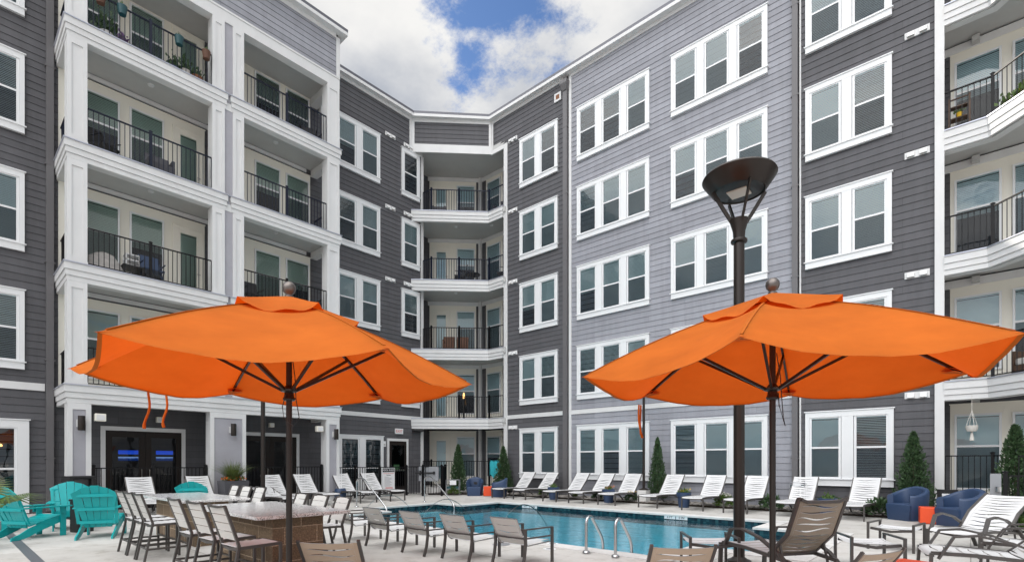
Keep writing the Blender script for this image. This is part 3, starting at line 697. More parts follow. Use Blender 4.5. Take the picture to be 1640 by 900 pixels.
# columns
def column(y0, y1, z0, z1, panel=False):
    b = MB().box(BX-.40, y0, z0, BX-.02, y1, z1)
    w = 0.09 if not panel else 0.11
    b.box(BX-.02, y0, z0, BX+.006, y0+w, z1).box(BX-.02, y1-w, z0, BX+.006, y1, z1).box(BX-.02, y0+w, z1-.16, BX+.005, y1-w, z1).box(BX-.02, y0+w, z0, BX+.005, y1-w, z0+.16)
    b.box(BX-.42, y0-.012, z0, BX+.012, y1+.012, z0+.07)
    o = b.build('column', M['white'], BLD)
    if panel: MB().box(BX-.0195, y0+w+.002, z0+.162, BX-.015, y1-w-.002, z1-.162).build('panel', M['panel'], o)
    return o
for i in range(1, 5):
    z0 = FL[i] + 0.035; z1 = (FL[i+1] - 0.46) if i < 4 else 15.16
    column(2.27, 2.68, z0, z1); column(9.47, 9.94, z0, z1); column(5.68, 6.03, z0, z1); column(6.27, 6.60, z0, z1)
MB().box(BX-.38, 6.03, 3.43, BX-.035, 6.27, 15.16).build('panel', M['panel'], BLD)
column(2.27, 2.76, 0.0, 2.94, True); column(5.62, 6.66, 0.0, 2.94, True); column(9.43, 9.94, 0.0, 2.94, True)
# ground floor behind the columns: two glazed double doors
for y0, y1 in ((3.24, 5.42), (6.62, 9.22)):
    if y0 > 6: y0 = 7.02
    b = MB()
    for p in ((y0, y0+.11, 0, 2.47), (y1-.11, y1, 0, 2.47), (y0+.11, y1-.11, 2.35, 2.47)): b.box(p[0], -.06, p[2], p[1], -.003, p[3])
    o = b.build('door_surround', M['white'], BLD, loc=LW[0], rz=LW[1])
    mid = (y0+y1)/2
    for a, c, hx in ((y0+.112, mid-.003, mid-.10), (mid+.003, y1-.112, mid+.10)):
        d = MB(); st = .155
        d.box(a, -.05, 0.01, a+st, -.003, 2.345).box(c-st, -.05, 0.01, c, -.003, 2.345).box(a+st, -.05, 2.16, c-st, -.003, 2.345).box(a+st, -.05, 0.01, c-st, -.003, .26)
        do = d.build('double_door', M['doorb'], o)
        MB().quad((a+st, -.032, .26), (c-st, -.032, .26), (c-st, -.032, 2.16), (a+st, -.032, 2.16)).build('pane', M['dglass'], do, 'raw')
        MB().quad((a+st, -.006, .2), (c-st, -.006, .2), (c-st, -.006, 2.2), (a+st, -.006, 2.2)).build('interior', M['room'], do, 'raw')
        MB().tube([(hx, -.05, .85), (hx, -.12, .87), (hx, -.12, 1.17), (hx, -.05, 1.19)], .013, 6).build('handle', M['nickel'], do)
    if y0 < 6: MB().box(3.66, -.014, 1.43, 4.16, -.0075, 1.83).build('television_screen', M['tv'], o, loc=(0, 0, 0)); MB().box(4.62, -.014, 1.40, 5.08, -.0075, 1.80).build('television_screen', M['tv'], o)
# the dark leasing door with its white trim, under the exit sign
b = MB()
for p in ((13.17, 13.27, 0.05, 2.45), (14.20, 14.30, 0.05, 2.45), (13.27, 14.20, 2.34, 2.45)): b.box(p[0], -.06, p[2], p[1], -.003, p[3])
o = b.build('door_surround', M['white'], BLD, loc=LW[0], rz=LW[1])
d = MB().box(13.272, -.045, .06, 14.198, -.003, 2.335).build('door', M['doorb'], o)
MB().quad((13.42, -.053, .35), (14.06, -.053, .35), (14.06, -.053, 2.15), (13.42, -.053, 2.15)).build('pane', M['dglass'], d, 'raw'); MB().box(13.40, -.049, .33, 14.08, -.046, 2.17).build('interior', M['room'], d, 'raw')
MB().box(13.50, -.060, 1.0, 13.80, -.057, 1.3).build('door_notice', mat('green_notice', (.03, .09, .035), .6), d)
MB().box(13.40, -.075, 1.02, 14.1, -.056, 1.08).build('push_bar', M['nickel'], d)
# corner balconies
for i in range(1, 5):
    z = FL[i]
    fr = [(-19.10, 14.50), (-16.60, 17.0), (-15.74, 17.0), (-15.74, 17.10)]
    slab = [(-19.09, 14.55), (-16.60, 17.02), (-15.60, 17.02), (-15.60, 18.43), (-18.52, 18.43), (-20.41, 16.54), (-20.41, 15.16), (-19.09, 15.16)]
    rp = [(-19.02, 15.12), (-18.50, 15.18), (-16.62, 17.06), (-15.76, 17.06)]
    balcony(slab, fr, z, rp, [(-18.50, 15.18), (-17.60, 16.08), (-16.62, 17.06)], 'navyrail' if i > 2 else 'rail', lights=[(-18.4, 16.6), (-17.0, 17.6)])
    MB().loft([[(-19.05, 14.62, z-.47), (-19.05, 14.62, z-.245), (-19.09, 14.72, z-.245), (-19.09, 14.72, z-.47)], [(-16.64, 16.98, z-.47), (-16.64, 16.98, z-.245), (-16.70, 17.06, z-.245), (-16.70, 17.06, z-.47)]]).build('beam', M['white'], BLD)
pt = MB().prism([(-18.5, 15.2), (-16.6, 17.07), (-15.7, 17.07), (-15.6, 18.43), (-18.52, 18.43), (-20.41, 16.54), (-20.41, 15.16)], 0, 0.25).build('patio', M['coping'], BLD)
railing([(-19.02, 15.12), (-18.50, 15.18), (-16.62, 17.06), (-15.76, 17.06)], 0.30, [(-18.50, 15.18), (-17.60, 16.08), (-16.62, 17.06)], h=1.15, parent=BLD)
# right-hand balconies: straight, then angled out towards the pool
for i in range(1, 5):
    z = FL[i] + 0.03
    fr = [(-0.50, 17.05), (0.32, 17.05), (2.6, 14.77), (5.0, 14.77)]
    slab = [(-0.50, 17.06), (0.33, 17.06), (2.61, 14.78), (5.0, 14.78), (5.0, 18.43), (-0.6, 18.43)]
    balcony(slab, fr, z, [(-0.5, 17.13), (0.40, 17.13), (2.65, 14.88), (5, 14.88)], [(0.40, 17.13), (1.9, 15.63)], 'rail', lights=[(1.6, 16.9)])
    MB().loft([[(-.50, 17.15, z-.47), (-.50, 17.15, z-.245), (-.50, 17.35, z-.245), (-.50, 17.35, z-.47)], [(.40, 17.15, z-.47), (.40, 17.15, z-.245), (.48, 17.35, z-.245), (.48, 17.35, z-.47)], [(2.66, 14.87, z-.47), (2.66, 14.87, z-.245), (2.8, 15.01, z-.245), (2.8, 15.01, z-.47)], [(5, 14.87, z-.47), (5, 14.87, z-.245), (5, 15.01, z-.245), (5, 15.01, z-.47)]]).build('beam', M['white'], BLD)
    MB().box(0.02, 18.20, z-.45, 0.18, 18.39, z-.30).build('balcony_lamp', M['soffit'], BLD)
MB().prism([(-0.50, 17.06), (0.33, 17.06), (2.61, 14.78), (5.0, 14.78), (5.0, 18.43), (-0.6, 18.43)], 0, 0.40).build('patio', M['coping'], BLD)
railing([(-0.48, 17.13), (0.40, 17.13), (2.65, 14.88), (5, 14.88)], 0.46, [(0.40, 17.13), (1.9, 15.63)], h=1.1, parent=BLD)
MB().prism([(-0.6, 17.17), (12, 17.17), (12, 18.43), (-0.6, 18.43)], 15.76, 15.9).build('ceiling', M['soffit'], BLD)
wallp(-0.5, 12, 15.9, ROOFZ, M['dark'], *RW)

# downpipes, vents, alarm boxes
def downpipe(x, y, top, head=True, rz=0, wide=.145):
    b = MB().box(-wide/2, -.13, 0.05, wide/2, -.03, top)
    if head: b.loft([[(-.10, -.16, top-.02), (.10, -.16, top-.02), (.10, -.02, top-.02), (-.10, -.02, top-.02)], [(-.17, -.25, top+.22), (.17, -.25, top+.22), (.17, -.02, top+.22), (-.17, -.02, top+.22)], [(-.17, -.25, top+.36), (.17, -.25, top+.36), (.17, -.02, top+.36), (-.17, -.02, top+.36)]])
    for k in range(6): b.box(-wide/2-.03, -.135, 1.5+k*2.7, wide/2+.03, -.006, 1.53+k*2.7)
    b.build('downpipe', M['spout'], BLD, loc=(x, y, 0), rz=rz)
downpipe(-12.31, 17.15, 16.5, wide=.2); downpipe(-3.91, 17.15, 16.9, wide=.15); downpipe(-19.1, 2.12, 16.9, rz=R(90), wide=.16)
def vent(x, z, wall, n=2):
    b = MB().box(-.26, -.03, -.085, .26, -.003, .085)
    for dx in (-.13, .13):
        b.loft([[(dx-.08, -.03, -.065), (dx+.08, -.03, -.065), (dx+.08, -.03, .065), (dx-.08, -.03, .065)], [(dx-.075, -.105, -.065), (dx+.075, -.105, -.065), (dx+.075, -.065, .05), (dx-.075, -.065, .05)]])
    c, s = cos(wall[1]), sin(wall[1])
    o = b.build('vent', M['white'], BLD, loc=(wall[0][0]+c*x, wall[0][1]+s*x, z), rz=wall[1])
    for dx in (-.13, .13): MB().box(dx-.06, -.098, -.069, dx+.06, -.036, -.0655).build('opening', M['soffit'], o)
for i in range(5):
    zz = ZT[i]
    vent(-1.05, zz + 2.42, RW); vent(-15.22, zz + 2.35 if i else 2.95, RW)
    if i: vent(13.35, zz + 2.36, LW); vent(14.33, zz + 2.40 if i < 4 else zz + 2.33, LW)
    if i < 4 and i: vent(-1.05, zz + 2.42, RW) if False else None
b = MB().box(-.17, -.06, -.17, .17, -.003, .17).build('vent', M['white'], BLD, loc=(-12.72, 17.15, 16.45)); MB().box(-.09, -.066, -.09, .09, -.0605, .09).build('opening', M['terra'], b)
b = MB().box(10.0, -.22, 15.0, 10.06, -.04, 15.5).build('bracket', M['white'], BLD, loc=LW[0], rz=LW[1])

# ---------------------------------------------------------------- wall fittings that are things of their own
def text(s, size, m, parent, loc, rz=0, ext=0.002):
    cu = bpy.data.curves.new('lettering', 'FONT'); cu.body = s; cu.size = size; cu.align_x = 'CENTER'; cu.align_y = 'CENTER'; cu.extrude = ext
    tmp = bpy.data.objects.new('lettering', cu); COL.objects.link(tmp)
    me = bpy.data.meshes.new_from_object(tmp.evaluated_get(bpy.context.evaluated_depsgraph_get()))
    bpy.data.objects.remove(tmp); me.materials.clear(); me.materials.append(m)
    me.transform(Matrix.Rotation(R(90), 4, 'X'))
    return obj('lettering', me, parent, loc, rz)
def wall_lamp(y, label):
    t_ = thing('wall_lamp', label, 'wall lamp', (BX, y, 2.42), R(90), 'bronze wall lamps on the ground floor columns')
    MB().box(-.07, -.05, -.10, .07, -.002, .10).build('back_plate', M['white'], t_, bevel=.005)
    MB().lathe([(0.0, -.19), (.075, -.19), (.078, -.18), (.078, .18), (.075, .19), (0, .19)], (0.02, -.14, 0), 18).build('shade', M['bronze'], t_, smooth=40)
wall_lamp(2.52, 'bronze cylinder wall lamp on the leftmost white column by the bin')
wall_lamp(6.22, 'bronze cylinder wall lamp on the middle column above the fern planter')
wall_lamp(9.72, 'bronze cylinder wall lamp on the column beside the full height glazing')
def speaker(x, y, z, label, w=.24, h=.2):
    t_ = thing('wall_speaker', label, 'speaker', (x, y, z), R(90), 'cream weatherproof boxes under the first floor')
    MB().box(-w/2, -.16, -h/2, w/2, 0, h/2).build('case', M['doorw'], t_, bevel=.012); MB().box(-w*.36, -.166, -h*.36, w*.36, -.1605, h*.36).build('grille', M['white'], t_)
    MB().bar([(0, 0, 0), (0, .10, h*.55)], .03, .02).build('bracket', M['white'], t_)
speaker(-17.52, 2.95, 2.60, 'cream speaker hung beside the leftmost ground floor column'); speaker(-17.6, 9.22, 2.60, 'cream speaker hung beside the right hand ground floor column')
speaker(-18.95, 4.66, 2.72, 'small cream box above the double doors with the television', .17, .17); speaker(-18.95, 8.1, 2.74, 'small cream box above the double doors behind the lamp post', .15, .15)
t_ = thing('exit_sign', 'white exit sign with red letters above the dark leasing door', 'exit sign', (-19.1, 13.78, 2.78), R(90))
MB().box(-.21, -.09, -.12, .21, -.03, .12).build('box', M['vinyl'], t_, bevel=.008); MB().box(-.05, -.03, -.05, .05, -.002, .05).build('mount', M['vinyl'], t_)
text('EXIT', .17, M['redtxt'], t_, (0, -.091, 0))
t_ = thing('security_light', 'black floodlight under the white bracket at the corner balcony', 'floodlight', (-18.95, 14.75, 2.86), R(70))
MB().box(-.10, -.04, .0, .10, .10, .30).build('bracket', M['white'], t_); MB().loft([[(-.25, -.14, -.02), (.25, -.14, -.02), (.25, .10, -.06), (-.25, .10, -.06)], [(-.20, -.12, .07), (.20, -.12, .07), (.20, .08, .07), (-.20, .08, .07)]]).build('head', M['black'], t_)
t_ = thing('door_bell', 'small white call box between the glazing and the leasing door', 'call box', (-19.1, 13.02, 2.2), R(90)); MB().box(-.07, -.07, -.12, .07, -.002, .12).build('case', M['vinyl'], t_, bevel=.006); MB().box(-.03, -.078, -.06, .03, -.0705, .0).build('button', M['nickel'], t_)
# ---------------------------------------------------------------- fences by the pool
def fence(name, label, pts, h=1.2, posts=(), z=0.0, gap=.105):
    t_ = thing(name, label, 'fence', (0, 0, 0)); railing(pts, z, posts, h=h, gap=gap, parent=t_, name='fence_panel', foot=.10); return t_
fence('pool_fence', 'black metal fence in front of the full height glazing and leasing door', [(-17.9, 10.05), (-17.9, 13.35)], 1.20, [(-17.9, 10.9), (-17.9, 12.0), (-17.9, 12.55), (-17.9, 13.35)])
fence('pool_fence', 'black metal fence between the leftmost and middle columns in front of the television doors', [(-17.62, 2.80), (-17.62, 5.60)], 1.24, [(-17.62, 2.84), (-17.62, 4.2), (-17.62, 5.56)])
fence('pool_fence', 'black metal fence between the middle column and the right hand column', [(-17.62, 6.70), (-17.62, 9.40)], 1.24, [(-17.62, 6.74), (-17.62, 8.05), (-17.62, 9.36)])
fence('pool_fence', 'short black fence beside the downpipe and the bin', [(-18.95, 2.5), (-17.75, 2.5)], 1.24, [(-17.80, 2.5)])
fence('pool_fence', 'black metal fence running behind the grey latch plate to the corner patio', [(-17.0, 13.5), (-16.45, 14.05), (-17.9, 15.5)], 1.22, [(-17.0, 13.5), (-16.45, 14.05), (-17.9, 15.5)])
t_ = thing('pool_gate', 'black gate with a grey plate and push bar at the back of the pool', 'gate', (-17.45, 13.42, 0), R(25))
railing([(-.40, 0), (.45, 0)], 0, h=1.22, parent=t_, name='gate_leaf'); MB().box(.22, -.05, .62, 1.12, -.03, 1.22).build('latch_plate', M['pgrey'], t_)
pb = MB().box(.28, -.12, .93, .92, -.08, .99).box(.26, -.09, .86, .33, -.05, 1.06).box(.08, -.1, .92, .26, -.07, .98).box(.90, -.12, .90, .96, -.05, 1.02).build('push_bar', M['black'], t_)
t_ = thing('side_gate', 'black gate post and fence with a latch beside the right hand shrub', 'gate', (0.50, 13.75, 0), R(0))
railing([(0.05, 0), (2.6, -.1)], 0, [(0.0, 0), (1.3, -.05)], h=1.14, parent=t_, name='gate_leaf'); MB().box(-.22, -.06, .70, -.06, -.04, 1.18).build('latch_plate', M['pgrey'], t_); MB().lathe([(0, -.06), (.05, -.05), (.05, .05), (0, .06)], (-.10, -.10, .88), 10).build('lock', M['steel'], t_)
railing([(0.2, .3), (1.2, 1.4)], .42, h=1.1, parent=t_, name='return_panel')
# pool rules notice
t_ = thing('pool_rules_sign', 'white pool rules notice board fixed on the black fence', 'sign', (-17.80, 12.35, 0.0), R(90))
MB().box(-.30, -.03, .22, .30, -.01, 1.17).build('board', M['vinyl'], t_)
MB().box(-.285, -.034, 1.0, .285, -.0305, 1.155).build('header', M['blacktxt'], t_)
text('POOL RULES', .098, M['vinyl'], t_, (0, -.036, 1.077)); text('NO LIFEGUARD ON DUTY', .042, M['redtxt'], t_, (0, -.033, .945)); text('WARNING', .045, M['blacktxt'], t_, (0, -.033, .875))
ln = MB()
for k in range(9):
    w = rng.uniform(.10, .19); ln.box(-.2, -.033, .80-k*.046, -.2+w*2, -.0305, .812-k*.046)
ln.build('small_print', M['greytxt'], t_); rl = MB()
for k in range(3): rl.box(-.15, -.033, .37-k*.04, .2, -.0305, .385-k*.04)
rl.build('red_print', M['redtxt'], t_)

# ---------------------------------------------------------------- parasols
def parasol(loc, rot, label, ties, cap_rot=0.0):
    t_ = thing('parasol', label, 'parasol', loc, rot, 'orange parasols')
    Rr, ze, zt = 1.76, 2.21, 2.92
    vs = [Vector((Rr*cos(k*pi/3), Rr*sin(k*pi/3), ze)) for k in range(6)]
    # canopy: each of six panels hangs slightly between the ribs and droops along its hem
    b = MB(); nU, nV = 14, 18
    def pt(k, u, v):
        a, c = vs[k], vs[(k+1) % 6]
        base = a.lerp(c, v); top = Vector((0, 0, zt)); s = 4*v*(1-v)
        p = top.lerp(base, u)
        p.z -= 0.13*s*u**1.6*(0.55 + 0.45*u) + 0.028*sin(pi*u)*(1 - s)*0 - 0.055*sin(pi*min(1, u*1.0))*(1-s*0.6)
        out = 0.05*s*u**6; d = Vector((base.x, base.y, 0)).normalized(); p -= d*out
        w = 0.006*sin(v*11 + k*2.1 + u*3)*u*u*s + .0025*sin(v*37+k)*u**5*s
        p.z += w + .007*sin(v*46 + k)*(1 - s)**2*u**2*sin(pi*min(1, u)) + .005*sin(u*23 + 3*v + k)*(1-u)*s
        if u > .97: p.z -= 0.0
        return p
    for k in range(6):
        for side in (0,):
            n = len(b.v)
            for i in range(nU+1):
                for j in range(nV+1): b.v.append(tuple(pt(k, 0.03 + .97*i/nU, j/nV)))
            for i in range(nU):
                for j in range(nV):
                    q = n + i*(nV+1) + j; b.f.append((q, q+1, q+nV+2, q+nV+1))
    can = b.build('canopy', M['orange'], t_, smooth=50)
    # a narrow hem, and pockets on the corners
    h = MB()
    for k in range(6):
        for j in range(nV):
            p, q = pt(k, 1, j/nV), pt(k, 1, (j+1)/nV); ip = Vector((p.x, p.y, 0)).normalized()*0.03; iq = Vector((q.x, q.y, 0)).normalized()*0.03
            h.quad(p, q, q - iq + Vector((0, 0, .006)), p - ip + Vector((0, 0, .006)))
    h.build('hem', M['seam'], can, smooth=50)
    for k in range(6):
        pk = MB(); v_ = vs[k]; d = Vector((v_.x, v_.y, 0)).normalized(); s_ = Vector((-d.y, d.x, 0)); zz = lambda q, e: (q.x, q.y, ze + e)
        a = v_ + d*0.02; l_ = v_ - d*.20 + s_*.085; r_ = v_ - d*.20 - s_*.085
        pk.quad(zz(a, -.004), zz(l_, .035), zz(v_ - d*.20, .060), zz(r_, .035)); pk.quad(zz(a, -.006), zz(l_, .015), zz(r_, .015)); pk.build('corner_pocket', M['orange'], can, smooth='raw')
        MB().bar([Vector((*pt(k, u_, 0.0).xy, pt(k, u_, 0.0).z + .004)) for u_ in (.06, .2, .35, .5, .65, .8, .97)], .018, .006).build('seam', M['seam'], can)
    # raised vent cap with a wavy edge
    c = MB(); nV2 = 12; n = 0
    def cp(k, u, v):
        a = Vector((cos(k*pi/3), sin(k*pi/3), 0)); e = Vector((cos((k+1)*pi/3), sin((k+1)*pi/3), 0)); s = 4*v*(1-v)
        p = a.lerp(e, v)*(0.64*u); p.z = zt + .060 - (.245*u) + 0.012*sin(pi*u)
        p.z += s*u**3*(-.050) + (1-s)**3*u**3*.045 + .018*sin(v*12+k*1.7)*u**3*s
        return p
    for k in range(6):
        n = len(c.v)
        for i in range(9):
            for j in range(nV2+1): c.v.append(tuple(cp(k, .05+.95*i/8, j/nV2)))
        for i in range(8):
            for j in range(nV2): q = n + i*(nV2+1) + j; c.f.append((q, q+1, q+nV2+2, q+nV2+1))
    c.build('vent_cap', M['orange'], t_, smooth=50)
    MB().lathe([(0, 3.115), (.035, 3.108), (.058, 3.08), (.062, 3.05), (.052, 3.015), (.028, 2.995), (.026, 2.985), (.040, 2.98), (.040, 2.965), (.030, 2.96), (.028, 2.94), (.05, 2.93), (.05, 2.90)], n=20).build('finial', M['finial'], t_, smooth=50)
    MB().lathe([(.0275, 0.02), (.0275, 2.95)], n=16).build('pole', M['bronze'], t_, smooth=50)
    MB().lathe([(.0, 0), (.30, 0), (.30, .05), (.28, .07), (.04, .09), (.035, .35), (.0, .35)], n=24).build('base', M['charcoal'], t_, smooth=30)
    MB().lathe([(.028, 1.98), (.05, 1.985), (.058, 2.0), (.045, 2.03), (.042, 2.06), (.075, 2.07), (.078, 2.09), (.055, 2.10), (.030, 2.13)], n=16).build('runner', M['bronze'], t_, smooth=40)
    for k in range(6):
        d = Vector((cos(k*pi/3), sin(k*pi/3), 0)); tp = Vector((0, 0, zt-.02)) + d*.05
        e = vs[k]*.965; e.z = ze + .012
        def rib(u):
            q = pt(k, u, 0.0); return Vector((q.x, q.y, q.z - .022))
        MB().bar([rib(.06), rib(.3), rib(.5), rib(.75), rib(.96)], .020, .028).build('rib', M['bronze'], t_)
        MB().bar([d*.07 + Vector((0, 0, 2.085)), rib(.56)], .022, .026).build('strut', M['bronze'], t_)
    # pull cord
    MB().tube([(.03, -.03, 2.42), (.06, -.06, 2.2), (.07, -.07, 2.0), (.10, -.08, 1.82), (.05, -.10, 1.74), (-.03, -.09, 1.80), (-.05, -.06, 1.92), (-.02, -.05, 2.04)], .0045, 5).build('cord', M['black'], t_)
    for (x, y, L_, wv) in ties:
        MB().tube([(x + .03*sin(f*5+wv)*f, y + .03*sin(f*4+wv)*f, ze-.12-L_*f) for f in [i/12 for i in range(13)]], [.011 + .004*(i > 10) for i in range(13)], 6, (1, 0, 0)).build('tie_strap', M['orange'], can, smooth=60)
    return t_
# rotation of the rib pattern in the world = camera yaw + fitted angle
YAW = R(41.717)
parasol((-4.845, 2.245, 0), YAW + R(15), 'orange parasol over the granite bar with two short ties hanging at its left', [(-1.36, .52, .36, .4), (-1.30, .80, .33, .9)])
parasol((-1.38, 5.20, 0), YAW + R(57), 'orange parasol in front of the lamp post above the reclining chairs', [(.70, 1.50, .40, .2), (.66, 1.51, .36, 1.1)])

# ---------------------------------------------------------------- lamp posts
def lamp_post(loc, H, label, r=.07, hr=.49, base=0.0):
    t_ = thing('lamp_post', label, 'lamp post', loc, 0, 'bronze courtyard lamp posts')
    MB().lathe([(.0, 0), (.16, 0), (.16, .03), (.11, .05), (r, .08), (r*.95, H-1.02), (r*.95, H-.92)], n=20).build('pole', M['bronze'], t_, smooth=30)
    MB().lathe([(r, H-.95), (r+.03, H-.94), (r+.035, H-.92), (r+.03, H-.90), (r*1.0, H-.89), (r*1.1, H-.78), (r*1.7, H-.62), (0, H-.61)], n=20).build('collar', M['bronze'], t_, smooth=40)
    for k in range(4):
        a = k*pi/2 + R(40); d = Vector((cos(a), sin(a), 0))
        MB().bar([d*(r*1.3) + Vector((0, 0, H-.66)), d*.20 + Vector((0, 0, H-.50)), d*(hr*.74) + Vector((0, 0, H-.23))], .022, .05).build('arm', M['bronze'], t_)
    hd = MB().lathe([(0, H+.02), (hr*.5, H+.015), (hr*.97, H-.01), (hr, H-.035), (hr*.98, H-.05), (hr*.72, H-.23), (hr*.68, H-.24), (hr*.66, H-.21), (hr*.62, H-.15), (0, H-.14)], n=40)
    h = hd.build('lamp_head', M['bronze'], t_, smooth=35)
    MB().lathe([(hr*.65, H-.222), (hr*.58, H-.232), (0, H-.234)], n=30).build('lens', M['black'], h, smooth=40)
    MB().box(-hr*.27, -hr*.24, H-.250, hr*.27, hr*.24, H-.2345).build('led_panel', M['led'], h)
    MB().box(-.16, -.16, -base, .16, .16, 0).build('footing', M['coping'], t_) if base else None
    return t_
lamp_post((-2.43, 7.52, 0), 5.42, 'tall bronze lamp post with a wide round head rising behind the right parasol', .075)
lamp_post((-15.0, 6.2, 0), 4.6, 'bronze lamp post beside the fern planter, its head hidden by the left parasol', .06)
lamp_post((-8.37, 16.18, .45), 4.3, 'slim bronze lamp post on a concrete footing by the far wall', .045, .38, .45)

# ---------------------------------------------------------------- granite bars
def bar_island(x0, x1, y0, y1, z, label):
    t_ = thing('granite_bar', label, 'outdoor table', ((x0+x1)/2, (y0+y1)/2, 0), 0, 'granite topped bar islands')
    w, d = (x1-x0)/2, (y1-y0)/2
    MB().box(-w, -d, z-.04, w, d, z).build('countertop', M['granite'], t_, bevel=.008)
    MB().box(-w+.20, -d+.24, 0, w-.15, d-.30, z-.041).build('base', M['block'], t_, bevel=.006)
bar_island(-8.35, -6.02, 2.42, 3.60, .78, 'speckled granite bar on a brown block base under the left parasol')
bar_island(-12.0, -9.42, 2.62, 3.68, .78, 'farther granite bar on a block base near the turquoise chairs')

# ---------------------------------------------------------------- slung seats
def sling(prof, w, slots, wave=.010, gap=.013, margin=.035, thick=.0, phase=0):
    """prof: list of (y, z) along the seat; wavy slots are cut across it"""
    P = [Vector((0, y, z)) for y, z in prof]; Ls = [0]
    for a, b in zip(P, P[1:]): Ls.append(Ls[-1] + (b-a).length)
    def at(s):
        s = max(0, min(Ls[-1], s))
        for i in range(len(P)-1):
            if s <= Ls[i+1] or i == len(P)-2:
                return P[i].lerp(P[i+1], (s-Ls[i])/(Ls[i+1]-Ls[i]))
    T_ = Ls[-1]; nX = 12; xs = [-w/2 + margin + (w-2*margin)*i/nX for i in range(nX+1)]
    b = MB(); edges = []
    cuts = [T_*(i+1)/(slots+1) for i in range(slots)]
    def band(s0, s1):   # s0, s1 functions of x index
        nseg = 3
        n = len(b.v)
        for k in range(nseg+1):
            for i, x in enumerate(xs):
                q = at(s0(i) + (s1(i)-s0(i))*k/nseg); sag = -.012*(1-(2*x/w)**2)
                b.v.append((x, q.y, q.z + sag))
        m = nX+1
        for k in range(nseg):
            for i in range(nX): b.f.append((n+k*m+i, n+k*m+i+1, n+(k+1)*m+i+1, n+(k+1)*m+i))
    def edge(c, sgn, j):
        def f(i):
            t_ = i/nX; env = sin(pi*t_)**.6 if 0 < t_ < 1 else 0
            wv = wave*sin(2*pi*t_*1.0 + (j % 3)*1.3 + phase)*(1 if j % 2 else .35)
            return c + wv*min(1, env*1.6) + sgn*gap/2*env
        return f
    prev = lambda i: 0.0
    for j, c in enumerate(cuts): band(prev, edge(c, -1, j)); prev = edge(c, 1, j)
    band(prev, lambda i: T_)
    for x0, x1 in ((-w/2, xs[0]), (xs[-1], w/2)):
        n = len(b.v); K = 24
        for k in range(K+1):
            q = at(T_*k/K); b.v += [(x0, q.y, q.z), (x1, q.y, q.z)]
        for k in range(K): b.f.append((n+2*k, n+2*k+1, n+2*k+3, n+2*k+2))
    if thick: b.v = [(x, y, z) for x, y, z in b.v]
    return b
def shifted(b, dy, dz):
    c = MB(); c.v = [(x, y+dy, z+dz) for x, y, z in b.v]; c.f = list(b.f); return c

def make_chaise(label, group, low=False):
    t_ = thing('chaise_longue', label, 'sun lounger', group=group)
    w = .60
    if low: hd, top = (-1.25, .62), None
    else: hd = (-1.02, .99)
    seat = [(.98, .36), (.92, .385), (.6, .39), (.1, .38), (-.44, .37)]
    bk = [(-.45, .375), (-.47, .40), ((-.47+hd[0])/2 - .02, (.40+hd[1])/2 - .0), hd]
    sling(seat, w, 11, .013, .020).build('seat', M['sling'], t_, smooth=60); sling(bk, w, 10, .014, .021, phase=1).build('backrest', M['sling'], t_, smooth=60)
    f = MB()
    for s in (-1, 1):
        x = s*(w/2 + .012)
        f.bar([(x, .96, .375), (x, .6, .385), (x, .1, .375), (x, -.45, .36), (x, -1.0, .33)], .026, .036)
    f.bar([(-w/2, .95, .345), (0, .95, .335), (w/2, .95, .345)], .02, .03).bar([(-w/2, -.46, .34), (w/2, -.46, .34)], .03, .02).bar([(-w/2, .2, .33), (0, .2, .30), (w/2, .2, .33)], .02, .025)
    f.build('seat_frame', M['frame'], t_)
    g = MB()
    for s in (-1, 1): g.bar([(s*(w/2+.012), y-.012, z-.008) for y, z in bk], .024, .03, up=(1, 0, 0))
    g.bar([(-w/2, hd[0]-.02, hd[1]-.01), (0, hd[0]-.045, hd[1]-.035), (w/2, hd[0]-.02, hd[1]-.01)], .022, .022); g.bar([(-.2, -.62, .36), (-.2, (hd[0]-.3)/1.9, .60)], .018, .018).bar([(.2, -.62, .36), (.2, (hd[0]-.3)/1.9, .60)], .018, .018)
    g.build('back_frame', M['frame'], t_)
    for s in (-1, 1):
        x = s*(w/2+.014)
        MB().bar([(x, .93, .37), (x, .935, 0)], .028, .05, up=(0, 1, 0)).build('leg', M['frame'], t_)
        MB().bar([(x, .12, .36), (x, -.25, .335), (x, -.60, .22), (x, -.82, .08), (x, -.90, 0)], .026, .04).build('leg', M['frame'], t_)
    return t_
G1 = 'white chaises along the far wall'; G2 = 'white chaises along the left hand fence'
far = [(-13.74, 'white chaise longue at the left end of the far row, beside the blue tub chair'), (-12.61, 'second white chaise from the left in the far row, under the charcoal wall window'),
       (-11.13, 'white chaise longue just right of the downpipe in the far row'), (-10.03, 'white chaise under the left triple window, between two others close together'),
       (-8.91, 'white chaise longue just left of the slim lamp post footing'), (-7.41, 'white chaise longue just right of the slim evergreen tree on the pale wall'),
       (-6.03, 'white chaise under the right hand triple window, left of the tall lamp post'), (-4.80, 'white chaise partly hidden behind the tall lamp post'),
       (-3.52, 'white chaise behind the khaki recliner, by the second downpipe'), (-2.13, 'white chaise longue at the right end of the far row, beside the navy tub chairs')]
proto = make_chaise('', G1)
for i, (x, lb) in enumerate(far): place(proto, i, lb, (x, 15.50 + rng.uniform(-.05, .05), 0), face(rng.uniform(-.07, .07), -1))
left = [(3.79, 'white chaise at the left end of the left row, in front of the television doors'), (5.28, 'white chaise behind the second turquoise chair, left of the fern planter'), (7.47, 'white chaise just right of the lamp post by the dark doors'),
        (8.55, 'white chaise behind the left parasol pole'), (9.98, 'white chaise in front of the right hand column'), (11.17, 'white chaise in front of the pool rules board')]
